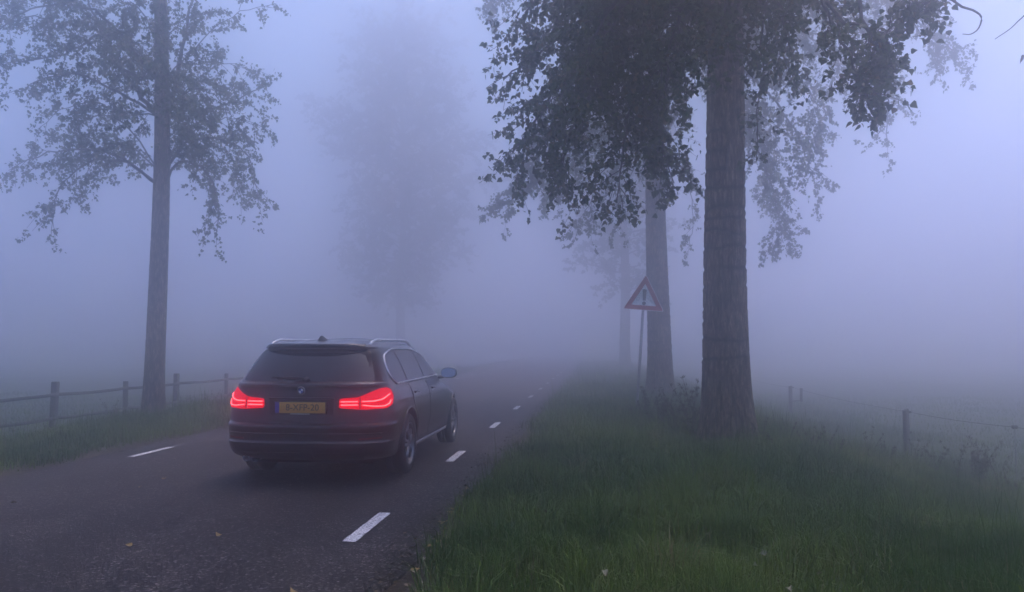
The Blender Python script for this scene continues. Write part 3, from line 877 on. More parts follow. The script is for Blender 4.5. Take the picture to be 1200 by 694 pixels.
# ------------------------------------------------------------------ crumbled soil and leaf litter along the asphalt edge
def litter():
    r = np.random.default_rng(404)
    n = 5200
    y = 3.8 + 26 * r.random(n) ** 1.6
    side = r.random(n) < .78
    x = np.where(side, ROAD_R - .03 + r.normal(size=n) * .10, ROAD_L + .02 + r.normal(size=n) * .08)
    on = (x > ROAD_L + .04) & (x < ROAD_R - .04)
    z = np.where(on, road_z(x), np.maximum(ground_z(x, y), -.05)) + .006
    P = np.stack([x, y, z], 1)
    a = r.random(n) * 2 * np.pi
    T = unit(np.stack([np.cos(a), np.sin(a), r.normal(size=n) * .25], 1)); N = unit(np.stack([r.normal(size=n) * .3, r.normal(size=n) * .3, np.ones(n)], 1))
    S = .012 + .030 * r.random(n) ** 3
    c = np.array([[.05, .036, .026], [.085, .06, .035], [.03, .024, .02], [.20, .14, .06], [.12, .11, .09]])[r.choice(5, n, p=[.34, .24, .30, .05, .07])] * (.6 + .8 * r.random(n))[:, None]
    base, tri = LEAF_B
    U = unit(np.cross(T, N)); W = unit(np.cross(U, T))
    V = P[:, None] + S[:, None, None] * (base[None, :, :1] * U[:, None] + base[None, :, 1:2] * T[:, None] + base[None, :, 2:] * W[:, None])
    F = (tri[None] + (np.arange(n) * 4)[:, None, None]).reshape(-1, 3)
    o = link_mesh('edge_litter', mesh_np('edge_litter', V.reshape(-1, 3), F, False, np.repeat(c, 4, 0)), M['grass'])
    tag(o, 'brown crumbs of soil and leaf litter along the asphalt edge', 'litter', kind='stuff')
litter()

# ------------------------------------------------------------------ tall weeds
def weed_mesh(seed, h, head, ns):
    r = np.random.default_rng(seed)
    V, Q, T, C, n = [], [], [], [], 0
    bm = MB()
    lp, lt, ln, ls, lc = [], [], [], [], []
    for k in range(ns):
        a = r.random() * 6.28; lean = .08 + .22 * r.random(); hh = h * (.65 + .4 * r.random())
        s = np.linspace(0, 1, 7)[:, None]
        b0 = np.array([r.normal() * .05, r.normal() * .05, -.03])
        P = b0 + np.array([math.cos(a) * lean, math.sin(a) * lean, 1]) * hh * s + np.array([math.cos(a), math.sin(a), -.25]) * .16 * hh * s ** 3
        bm.tube(P, np.linspace(.0042, .0018, 7), 4, cap=False)
        m = int(7 + 5 * r.random())
        for q in range(m):                               # stem leaves
            i_ = r.random() * .7 + .05
            p = P[int(i_ * 6)]
            lp.append(p); lt.append(unit(r.normal(size=3) * .5 + [0, 0, .55])); ln.append(r.normal(size=3)); ls.append(.05 + .06 * r.random()); lc.append((.030, .048, .016))
        m = int(head * 1.6 * (.7 + .6 * r.random()))
        for q in range(m):                               # seed head
            i_ = .70 + .30 * r.random()
            p = P[0] + (P[-1] - P[0]) * i_ + r.normal(size=3) * .016
            p = P[min(6, int(round(i_ * 6)))] * .5 + p * .5
            lp.append(p); lt.append(unit(r.normal(size=3) * .5 + [0, 0, .6])); ln.append(r.normal(size=3)); ls.append(.024 + .028 * r.random()); lc.append((.045, .032, .026))
    lp, lt, ln, ls, lc = [np.array(q, float) for q in (lp, lt, ln, ls, lc)]
    base, tri = LEAF_B
    base = base * [.28, 1, 1]
    U = unit(np.cross(lt, ln)); W = unit(np.cross(U, lt))
    LV = lp[:, None] + ls[:, None, None] * (base[None, :, :1] * U[:, None] + base[None, :, 1:2] * lt[:, None] + base[None, :, 2:] * W[:, None])
    F = (tri[None] + (np.arange(len(lp)) * 4)[:, None, None]).reshape(-1, 3)
    foliage = mesh_np('foliage', LV.reshape(-1, 3), F, False, np.repeat(lc, 4, 0))
    stems = mesh_np('stem', np.vstack(bm.V), [np.vstack(bm.Q)], True)
    return stems, foliage
WEEDS = [weed_mesh(300 + k, [.62, .75, .5, .85][k], [26, 20, 30, 16][k], [6, 5, 7, 4][k]) for k in range(4)]
def weed(x, y, v, sc, rz, label, group):
    e = tag(empty('tall_weed', gz(x, y), rz), label, 'weed', group)
    e.scale = (sc,) * 3
    link_mesh('stem', WEEDS[v][0], M['twig'], e)
    link_mesh('foliage', WEEDS[v][1], M['grass'], e)
lab1 = 'dark tall weed with brown seed heads between the thick poplar and the sign post'
k = 0
for (px, zc, s) in [(752, 14.2, .8), (762, 13.6, .95), (771, 13.3, 1.0), (783, 13.2, .9), (791, 12.8, .95), (799, 12.6, 1.05), (806, 12.6, 1.0), (812, 12.2, 1.25), (776, 14.2, .9), (760, 14.6, .8), (795, 13.4, .95), (818, 12.0, 1.1), (742, 14.2, .6)]:
    P = at(px, 490, zc); weed(P[0], P[1], k % 4, s * 1.0, k * 1.3, lab1, 'tall weeds left of the thick poplar'); k += 1
lab2 = 'thin tall weed stalk in the rough grass on the slope by the wire fence'
for (px, zc, s) in [(892, 10.8, .7), (905, 10.6, .6), (925, 10.8, .65), (950, 10.6, .8), (966, 10.9, .7), (985, 10.6, .75), (1018, 10.9, .8), (1040, 11.3, .8), (1075, 12.0, .8), (1095, 12.2, 1.0), (1120, 12.0, 1.0), (1146, 12.2, 1.4), (1152, 12.6, 1.3), (1140, 12.8, 1.25), (1170, 11.8, .9), (1192, 11.4, .9)]:
    P = at(px, 540, zc); weed(P[0], P[1], k % 4, s * .9, k * 1.3, lab2, 'weed stalks on the field slope'); k += 1
lab3 = 'misty weed growing in the grass in front of the rail fence'
for (px, zc, s) in [(15, 14.5, .6), (60, 14.8, .6), (128, 16.6, .75), (134, 17.4, .85), (142, 17.2, .7), (165, 16.4, .5), (215, 19.0, .7), (232, 19.5, .8), (246, 20, .75), (258, 20, .7)]:
    P = at(px, 500, zc); weed(P[0], P[1], k % 4, s, k * 1.3, lab3, 'weeds by the rail fence'); k += 1

# ------------------------------------------------------------------ fallen leaves
LV0 = LEAF_A[0] * np.array([1, 1, 1.6]); LV0 = LV0 - [0, .4, 0]
fl = [mesh_np('fallen_leaf', LV0 * [1, 1, f], LEAF_A[1]) for f in (1.0, -1.3, 2.2)]
for m_ in fl[:2]: m_.materials.append(M['dry'])
fl[2].materials.append(M['pale'])
def drop(px, py, s, v, label, group, up=.008, tilt=.35):
    z0 = 0.0
    for _ in range(4):
        P = on_plane(px, py, z0); z0 = (float(road_z(P[0])) if ROAD_L < P[0] < ROAD_R else float(ground_z(P[0], P[1]))) + up
    o = link_mesh('fallen_leaf', fl[v], None)
    o.location = P; o.scale = (s,) * 3
    o.rotation_euler = (random.uniform(-tilt, tilt), random.uniform(-tilt, tilt), random.uniform(0, 6.28))
    tag(o, label, 'leaf', group)
la = 'yellow fallen leaf lying on the asphalt edge against the grass'
for (px, py) in [(509, 632), (513, 635), (531, 597), (527, 600), (521, 612), (543, 581), (505, 640), (603, 512), (607, 513), (573, 533), (577, 561), (488, 671), (487, 668), (519, 618), (548, 572), (590, 545), (497, 655)]:
    drop(px, py, random.uniform(.05, .085), random.choice([0, 0, 1, 2]), la, 'fallen leaves along the verge', .012)
lb = 'small dry leaf lying out on the open asphalt'
for (px, py) in [(151, 639), (344, 692), (192, 560), (164, 570), (256, 626), (16, 589), (723, 0)][:6]:
    drop(px, py, .052, random.choice([0, 1]), lb, 'fallen leaves on the road', .010)
lc_ = 'pale curled leaf caught in the verge grass'
for (px, py) in [(702, 480), (708, 487), (716, 510), (732, 532), (671, 506), (700, 643), (709, 671), (895, 649), (885, 662), (770, 650), (640, 600), (925, 690), (960, 672), (745, 458), (735, 459)]:
    drop(px, py, random.uniform(.03, .045), 2, lc_, 'pale leaves in the grass', .10, .8)

# ------------------------------------------------------------------ rail fence on the left
FX = -11.0
fence = tag(empty('rail_fence', gz(FX, 18)), 'weathered wooden fence with two rails behind the slender poplar', 'fence')
fz = fence.location.z
ypost = [10.4, 12.9, 15.4, 17.9, 20.2, 23.1, 25.6, 28.1, 30.6, 33.1, 35.6, 38.1]
for k, y in enumerate(ypost):
    thick = k % 2 == 0
    w = .115 if thick else .09
    ztop = .66 if thick else .56
    zb = float(ground_z(FX, y)) - .3
    m = MB()
    sec = [(-.5, -.42), (-.42, -.5), (.42, -.5), (.5, -.42), (.5, .42), (.42, .5), (-.42, .5), (-.5, .42)]
    V = []
    for zz, sc in ((zb, 1), (ztop - .015, 1), (ztop, .86)):
        for (a, b) in sec: V.append((a * w * sc + random.uniform(-.003, .003), b * w * sc, zz))
    Q = [(r_ * 8 + a, r_ * 8 + (a + 1) % 8, r_ * 8 + 8 + (a + 1) % 8, r_ * 8 + 8 + a) for r_ in range(2) for a in range(8)]
    V.append((0, 0, ztop)); T = [(24, 16 + a, 16 + (a + 1) % 8) for a in range(8)]
    m.add(V, Q, T)
    p = m.build('post', M['wood'], fence)
    p.location = (0, y - 18, -fz); p.rotation_euler = (random.uniform(-.02, .02), random.uniform(-.02, .02), random.uniform(-.1, .1))
for zr in (.40, -.075):
    for a in range(len(ypost) - 1):
        y0, y1 = ypost[a], ypost[a + 1]
        m = MB()
        s = np.linspace(0, 1, 6)
        P = np.stack([np.full(6, .075) , y0 - 18 + (y1 - y0) * s, zr - fz - .018 * np.sin(s * np.pi) + np.array([random.uniform(-.008, .008) for _ in s])], 1)
        m.tube(P, .033, 7)
        m.build('rail', M['wood'], fence, True)

# ------------------------------------------------------------------ wire fence on the right
wf = empty('wire_fence', gz(6.1, 16.5)); wz = wf.location.z
tag(wf, 'wooden post and wire fence along the foggy pasture below the verge', 'fence')
W0 = np.array(wf.location)
def wpost(p, w, h, name='post', mat='wood', sides=8):
    p = np.asarray(p, float)
    b = float(ground_z(p[0], p[1])) - .3
    m = MB()
    n = 6
    zz = np.array([b, b + .4, (b + p[2]) / 2, p[2] - .02, p[2] - .006, p[2]])
    rr = np.array([1, 1, 1, 1, .95, .8]) * w / 2
    P = np.stack([np.full(n, p[0]) + np.linspace(.012, 0, n), np.full(n, p[1]), zz], 1) - W0
    m.tube(P, rr, sides)
    return m.build(name, M[mat], wf, True)
top1 = at(1061, 480, 15.75); top2 = at(926, 452.5, 26.0)
wpost(top1, .125, 0); wpost(top2, .12, 0)
dirp = unit(top2 - top1); sp = np.linalg.norm(top2 - top1)
more = [top2 + dirp * sp * k * .95 for k in (1, 2)]
for p in more: wpost(p, .12, 0)
def insul(p, s=1.0, name='insulator'):
    m = MB(); m.lathe([(0, -.03 * s), (.018 * s, -.03 * s), (.026 * s, -.012 * s), (.016 * s, 0), (.026 * s, .012 * s), (.018 * s, .03 * s), (0, .03 * s)], 'x', 10, np.asarray(p) - W0)
    return m.build(name, M['plastic'], wf, True)
ox = RIGHT * .085
insul(top1 + ox + [0, 0, -.05]); insul(top1 + ox + [0, 0, -.44]); insul(top2 + ox + [0, 0, -.05])
end = at(1189, 500.5, 13.6)
pole_top = end + np.array([.0, 0, .03])
m = MB(); gb = float(ground_z(end[0], end[1])) - .25
m.tube(np.array([[end[0], end[1], gb], [end[0], end[1], (gb + end[2]) / 2], pole_top]) - W0, [.012, .012, .010], 8)
m.build('plastic_post', M['greyplastic'], wf, True)
insul(end, 1.5)
def wire(a, b, sag):
    s = np.linspace(0, 1, 20)[:, None]
    P = a + (b - a) * s - np.array([0, 0, 1]) * sag * 4 * s * (1 - s)
    m = MB(); m.tube(P - W0, .0052, 5); m.build('wire', M['wire'], wf, True)
i1 = top1 + ox + [0, 0, -.05]; i2 = top2 + ox + [0, 0, -.05]
wire(i2, i1, .05); wire(i1, end, .03); wire(end, at(1340, 520, 11.6), .02)
wire(i2, more[0] + ox + [0, 0, -.05], .05)
# short stub post joined by a bar to the far post
st = at(939, 455, 25.6)
m = MB(); m.tube(np.array([st, at(939, 471, 25.6)]) - W0, [.045, .045], 8); m.build('gate_stub', M['wood'], wf, True)
m = MB(); m.tube(np.array([at(927, 470, 25.9), at(939, 469.5, 25.6)]) - W0, [.02, .02], 6); m.build('gate_bar', M['wood'], wf, True)
pp = at(1013, 474, 19.5)
m = MB(); m.tube(np.array([[pp[0], pp[1], float(ground_z(pp[0], pp[1])) - .1], pp]) - W0, [.011, .011], 6); m.build('plastic_post', M['greyplastic'], wf, True)

# ------------------------------------------------------------------ warning sign
sb = at(745, 470, 17.0); sg = gz(sb[0], sb[1])
sign = tag(empty('warning_sign', sg), 'triangular red and white warning sign with exclamation mark on a leaning steel pole', 'road sign')
S0 = np.array(sg)
apex, lft, rgt = at(757, 321.5, 17.0), at(729.5, 362, 17.0), at(778, 365.5, 17.0)
cen = (apex + lft + rgt) / 3
ux = unit(rgt - lft); nrm = unit(np.cross(ux, apex - (lft + rgt) / 2)); 
if nrm @ (CAM - cen) < 0: nrm = -nrm
def tri_plate(scale, thick, off, name, mat, rad=.05, parent=None):
    P = [cen + (q - cen) * scale for q in (apex, lft, rgt)]
    out = []
    for k in range(3):                                   # rounded corners
        p, a, b = P[k], P[k - 1], P[(k + 1) % 3]
        da, db = unit(a - p), unit(b - p)
        for t in np.linspace(0, 1, 6):
            s_ = p + da * rad; e_ = p + db * rad
            out.append((1 - t) ** 2 * s_ + 2 * t * (1 - t) * p + t * t * e_)
    out = np.array(out); n = len(out)
    F = out + nrm * (off + thick) - S0; B = out + nrm * off - S0
    V = np.vstack([F, B, [cen + nrm * (off + thick) - S0], [cen + nrm * off - S0]])
    Q = [(k, (k + 1) % n, n + (k + 1) % n, n + k) for k in range(n)]
    T = [(2 * n, k, (k + 1) % n) for k in range(n)] + [(2 * n + 1, n + (k + 1) % n, n + k) for k in range(n)]
    m = MB(); m.add(V, Q, T)
    return m.build(name, M[mat], parent or sign)
board = tri_plate(1.0, .012, 0.0, 'sign_board', 'sign_white')
tri_plate(.955, .003, .012, 'red_border', 'sign_red', .045, board)
tri_plate(.60, .003, .015, 'white_field', 'sign_white', .02, board)
vy = unit(np.cross(nrm, ux))
cc = (lft + rgt) / 2 * .66 + apex * .34
m = MB()
hgt = np.linalg.norm(apex - (lft + rgt) / 2)
def flat(pts, off=.021):
    P = np.array([cc + ux * a + vy * b for a, b in pts]); n = len(P)
    V = np.vstack([P + nrm * off - S0, P + nrm * (off - .004) - S0, [P.mean(0) + nrm * off - S0]])
    m.add(V, [(k, (k + 1) % n, n + (k + 1) % n, n + k) for k in range(n)], [(2 * n, k, (k + 1) % n) for k in range(n)])
if vy @ np.array([0, 0, 1.0]) < 0: vy = -vy
flat([(-.030, -.055), (.030, -.055), (.043, .165), (.030, .185), (-.030, .185), (-.043, .165)])
flat([(.042 * math.cos(t), -.115 + .042 * math.sin(t)) for t in np.linspace(0, 2 * np.pi, 17)[:-1]])
m.build('exclamation_mark', M['sign_black'], board)
m = MB()
pt = cen + vy * hgt * .25 - nrm * .035
pbm = np.array([sb[0], sb[1], sg[2] - .3])
m.tube(np.array([pbm, pbm * .5 + pt * .5, pt]) - S0, [.030, .030, .030], 12)
m.build('pole', M['galv'], sign, True)
for f in (-.22, .12):
    m = MB(); q = cen + vy * hgt * f - nrm * .022; m.box(q - S0, (.22, .03, .03), np.stack([ux, -nrm, vy], 1)); m.build('bracket', M['galv'], sign)

# ------------------------------------------------------------------ the car (estate), local: x right, y forward from the rear bumper, z up
car = tag(empty('estate_car', (-2.94, 7.75, 0.0)), 'dark estate car driving away with red tail lamps lit', 'car')
def pch(xs_, ys_, x):
    """monotone cubic through (xs, ys)"""
    xs_, ys_ = np.asarray(xs_, float), np.asarray(ys_, float)
    h = np.diff(xs_); d = np.diff(ys_) / h
    m = np.zeros(len(xs_)); m[0], m[-1] = d[0], d[-1]
    for k in range(1, len(xs_) - 1):
        m[k] = 0 if d[k - 1] * d[k] <= 0 else 2 * d[k - 1] * d[k] / (d[k - 1] + d[k])
    x = np.clip(x, xs_[0], xs_[-1]); i_ = np.clip(np.searchsorted(xs_, x) - 1, 0, len(h) - 1)
    t = (x - xs_[i_]) / h[i_]
    return (ys_[i_] * (1 + 2 * t) * (1 - t) ** 2 + m[i_] * h[i_] * t * (1 - t) ** 2 + ys_[i_ + 1] * t * t * (3 - 2 * t) + m[i_ + 1] * h[i_] * t * t * (t - 1))
YR = np.array([(.19, .55), (.22, .34), (.26, .14), (.30, .055), (.34, .022), (.40, .004), (.425, .004), (.445, .026), (.50, .028), (.575, .022), (.600, .026), (.622, .062), (.68, .072), (.78, .080), (.90, .088), (.97, .095), (.995, .092), (1.012, .100), (1.024, .150), (1.10, .212), (1.20, .292), (1.30, .378), (1.345, .420), (1.352, .400), (1.362, .345), (1.385, .330), (1.402, .360), (1.414, .52), (1.428, .78), (1.442, 1.08), (1.456, 1.5), (1.463, 1.72)])
YF = np.array([(.19, 4.35), (.24, 4.5), (.30, 4.58), (.45, 4.62), (.60, 4.61), (.70, 4.54), (.78, 4.30), (.85, 4.0), (.90, 3.72), (.94, 3.50), (1.0, 3.38), (1.1, 3.20), (1.2, 3.02), (1.3, 2.84), (1.38, 2.62), (1.42, 2.44), (1.442, 2.22), (1.456, 1.96), (1.463, 1.76)])
HW = np.array([(.19, .70), (.22, .785), (.26, .838), (.30, .862), (.40, .885), (.50, .898), (.60, .905), (.70, .904), (.78, .897), (.86, .884), (.91, .868), (.945, .852), (.965, .832), (1.0, .812), (1.1, .768), (1.2, .720), (1.3, .664), (1.35, .628), (1.385, .585), (1.405, .535), (1.42, .48), (1.435, .40), (1.45, .28), (1.463, .06)])
for tb in (YR, YF, HW): tb[:, 0] = np.where(tb[:, 0] > 1.0, 1 + (tb[:, 0] - 1) * 1.055, tb[:, 0])
lev = np.unique(np.concatenate([np.linspace(.19, .40, 16), np.linspace(.40, .46, 10), np.linspace(.46, .63, 20), np.linspace(.63, .99, 24), np.linspace(.99, 1.03, 9), np.linspace(1.03, 1.34, 22), np.linspace(1.34, 1.41, 18), np.linspace(1.41, 1.463, 24)]))
lev = np.where(lev > 1.0, 1 + (lev - 1) * 1.055, lev)
NR, NS, NF = 34, 46, 26
def outline(z):
    yr, yf, w = float(pch(*YR.T, z)), float(pch(*YF.T, z)), float(pch(*HW.T, z))
    L = yf - yr
    lr = min(np.interp(z, [.19, .6, .95, 1.02, 1.35, 1.489], [.55, .62, .58, .50, .42, .55]), .42 * L)
    nr_ = np.interp(z, [.19, .6, .95, 1.05, 1.36, 1.489], [3.2, 3.5, 3.3, 3.6, 3.2, 2.2])
    lf = min(np.interp(z, [.19, .6, .9, 1.0, 1.4, 1.489], [.8, .9, 1.0, .55, .5, .8]), .42 * L)
    nf_ = np.interp(z, [.19, .9, 1.0, 1.489], [2.5, 2.6, 2.8, 2.2])
    t = np.linspace(0, np.pi / 2, NR) ** 1.0
    xr = w * np.sin(t) ** (2 / nr_); yrr = yr + lr * (1 - np.cos(t) ** (2 / nr_))
    ysd = np.linspace(yr + lr, yf - lf, NS + 1)[1:]
    t2 = np.linspace(np.pi / 2, 0, NF)[1:]
    xf = w * np.sin(t2) ** (2 / nf_); yff = yf - lf * (1 - np.cos(t2) ** (2 / nf_))
    x = np.concatenate([xr, np.full(NS, w), xf]); y = np.concatenate([yrr, ysd, yff])
    x = x * (1 - .016 * ((y - 2.3) / 2.3) ** 2)
    # crease along the doors
    x = x + np.where((x > .6 * w) & (y > .5) & (y < 4.1), .006 * math.exp(-((z - .83) / .018) ** 2) - .010 * math.exp(-((z - .40) / .06) ** 2), 0)
    return np.stack([np.concatenate([x, -x[-2:0:-1]]), np.concatenate([y, y[-2:0:-1]]), np.full(2 * len(x) - 2, z)], 1)
rows = [outline(z) for z in lev]
nn = len(rows[0]); V = np.vstack(rows)
i = np.arange(len(lev) - 1)[:, None] * nn; j = np.arange(nn)[None]; j2 = (j + 1) % nn
Q = np.stack([i + j, i + j2, i + nn + j2, i + nn + j], -1).reshape(-1, 4)
Q = Q[:, ::1]
bot = len(V); V = np.vstack([V, [(0, 2.3, .19)], [(0, 1.74, 1.490)]])
T = [(bot, (k + 1) % nn, k) for k in range(nn)] + [(bot + 1, (len(lev) - 1) * nn + k, (len(lev) - 1) * nn + (k + 1) % nn) for k in range(nn)]
body_me = mesh_np('body', V, [Q, np.array(T)], True)
bvh = BVHTree.FromPolygons([Vector(v) for v in V], [tuple(q) for q in Q] + T)
# wheel wells cut out of the solid body
WR, WY, WZ, TRK = .327, (1.035, 3.845), .327, .79
cut = MB()
for wy in WY:
    for s in (-1, 1):
        th = np.arange(56) / 56 * 2 * np.pi
        ring = np.stack([np.zeros(56), wy + .372 * np.cos(th), WZ + .012 + .372 * np.sin(th)], 1)
        a, b = ring + [s * .52, 0, 0], ring + [s * 1.2, 0, 0]
        if s < 0: a, b = b, a
        VV = np.vstack([a, b, [(a.mean(0))], [(b.mean(0))]])
        QQ = [(k, (k + 1) % 56, 56 + (k + 1) % 56, 56 + k) for k in range(56)]
        TT = [(112, (k + 1) % 56, k) for k in range(56)] + [(113, 56 + k, 56 + (k + 1) % 56) for k in range(56)]
        cut.add(VV, QQ, TT)
body = link_mesh('body', body_me, M['paint'], car)
cme = mesh_np('cutter', np.vstack(cut.V), [np.vstack(cut.Q), np.vstack(cut.T)])
co = bpy.data.objects.new('cutter', cme); col.objects.link(co); co.parent = car
for me_ in (body_me, cme):
    b_ = bmesh.new(); b_.from_mesh(me_); bmesh.ops.recalc_face_normals(b_, faces=b_.faces); b_.to_mesh(me_); b_.free()
bo = body.modifiers.new('wells', 'BOOLEAN'); bo.operation = 'DIFFERENCE'; bo.object = co; bo.solver = 'EXACT'
dg = bpy.context.evaluated_depsgraph_get(); dg.update()
newme = bpy.data.meshes.new_from_object(body.evaluated_get(dg))
body.modifiers.clear()
if len(newme.polygons) > 2000:
    body.data = newme
if len(body.data.materials) == 0: body.data.materials.append(M['paint'])
bpy.data.objects.remove(co)
try:
    body.data.set_sharp_from_angle(angle=R(38))
except Exception:
    pass

def hit(o_, d_, off):
    d_ = Vector(d_).normalized()
    p, n, _, _ = bvh.ray_cast(Vector(o_), d_)
    if p is None:
        p, n, _, _ = bvh.find_nearest(Vector(o_))
    if n.dot(d_) > 0 and (Vector(o_) - p).length > 0: pass
    return p, n
def from_side(s):        # (y, z) seen from the side
    def f(a, b, off):
        p, n = hit((s * 2.0, a, b), (-s, 0, 0), off)
        if n.x * s < 0: n = -n
        return p + n * off
    return f
def from_rear(a, b, off):  # (x, z) seen from behind
    p, n = hit((a, -2.0, b), (0, 1, 0), off)
    if n.y > 0: n = -n
    return p + n * off
def from_fan(s):         # (angle, z) seen round the rear corner
    def f(a, b, off):
        d = (s * math.sin(R(a)), -math.cos(R(a)), 0)
        o_ = Vector((s * .35, .75, b)) + Vector(d) * 3
        p, n = hit(o_, (-d[0], -d[1], 0), off)
        if n.dot(Vector(d)) < 0: n = -n
        return p + n * off
    return f
def rounded(P, r_, k=5):
    P = np.asarray(P, float); out = []
    rr = r_ if hasattr(r_, '__len__') else [r_] * len(P)
    for q in range(len(P)):
        p, a, b = P[q], P[q - 1], P[(q + 1) % len(P)]
        la, lb = np.linalg.norm(a - p), np.linalg.norm(b - p)
        ra, rb = min(rr[q], la * .48), min(rr[q], lb * .48)
        s_, e_ = p + (a - p) / la * ra, p + (b - p) / lb * rb
        for t in np.linspace(0, 1, k): out.append((1 - t) ** 2 * s_ + 2 * t * (1 - t) * p + t * t * e_)
    return np.array(out)
def patch(name, poly, f, off, mat, parent, step=(.04, .04), depth=.012):
    """a panel whose outline is cut in two dimensions and laid onto the body, with its own edge"""
    b_ = bmesh.new()
    vs_ = [b_.verts.new((p[0], p[1], 0)) for p in poly]
    b_.faces.new(vs_)
    for ax in (0, 1):
        lo, hi = min(p[ax] for p in poly), max(p[ax] for p in poly)
        c = lo + step[ax]
        while c < hi - 1e-4:
            no = (1, 0, 0) if ax == 0 else (0, 1, 0); pc = (c, 0, 0) if ax == 0 else (0, c, 0)
            bmesh.ops.bisect_plane(b_, geom=b_.verts[:] + b_.edges[:] + b_.faces[:], dist=1e-5, plane_co=pc, plane_no=no)
            c += step[ax]
    inner = {}
    for v in b_.verts:
        a, z = v.co.x, v.co.y
        v.co = f(a, z, off); inner[v.index] = None
    bmesh.ops.recalc_face_normals(b_, faces=b_.faces)
    b_.normal_update()
    # outward side
    fc = max(b_.faces, key=lambda q: q.calc_area()); cpt = fc.calc_center_median()
    if fc.normal.dot(cpt - Vector((0, 2.2, .7))) < 0:
        bmesh.ops.reverse_faces(b_, faces=b_.faces[:])
        b_.normal_update()
    edges = [e for e in b_.edges if e.is_boundary]
    nor = {v: v.normal.copy() for e in edges for v in e.verts}
    ret = bmesh.ops.extrude_edge_only(b_, edges=edges)
    nv = [g_ for g_ in ret['geom'] if isinstance(g_, bmesh.types.BMVert)]
    for v in nv:
        best = min(nor, key=lambda q: (q.co - v.co).length_squared)
        v.co -= nor[best] * depth
    me_ = bpy.data.meshes.new(name); b_.to_mesh(me_); b_.free()
    me_.polygons.foreach_set('use_smooth', np.ones(len(me_.polygons), bool))
    try: me_.set_sharp_from_angle(angle=R(40))
    except Exception: pass
    return link_mesh(name, me_, M[mat], parent)
def strip(name, pts, f, off, rad, mat, parent, n=40, sides=6, closed=False):
    P = np.asarray(pts, float)
    seg = np.concatenate([[0], np.cumsum(np.linalg.norm(np.diff(P, axis=0) * [1 if abs(P[:, 0]).max() < 8 else .01, 1], axis=1))])
    t = np.linspace(0, seg[-1], n)
    a, z = np.interp(t, seg, P[:, 0]), np.interp(t, seg, P[:, 1])
    m_ = MB(); m_.tube(np.array([f(x_, y_, off) for x_, y_ in zip(a, z)]), rad, sides); return m_.build(name, M[mat], parent, True)

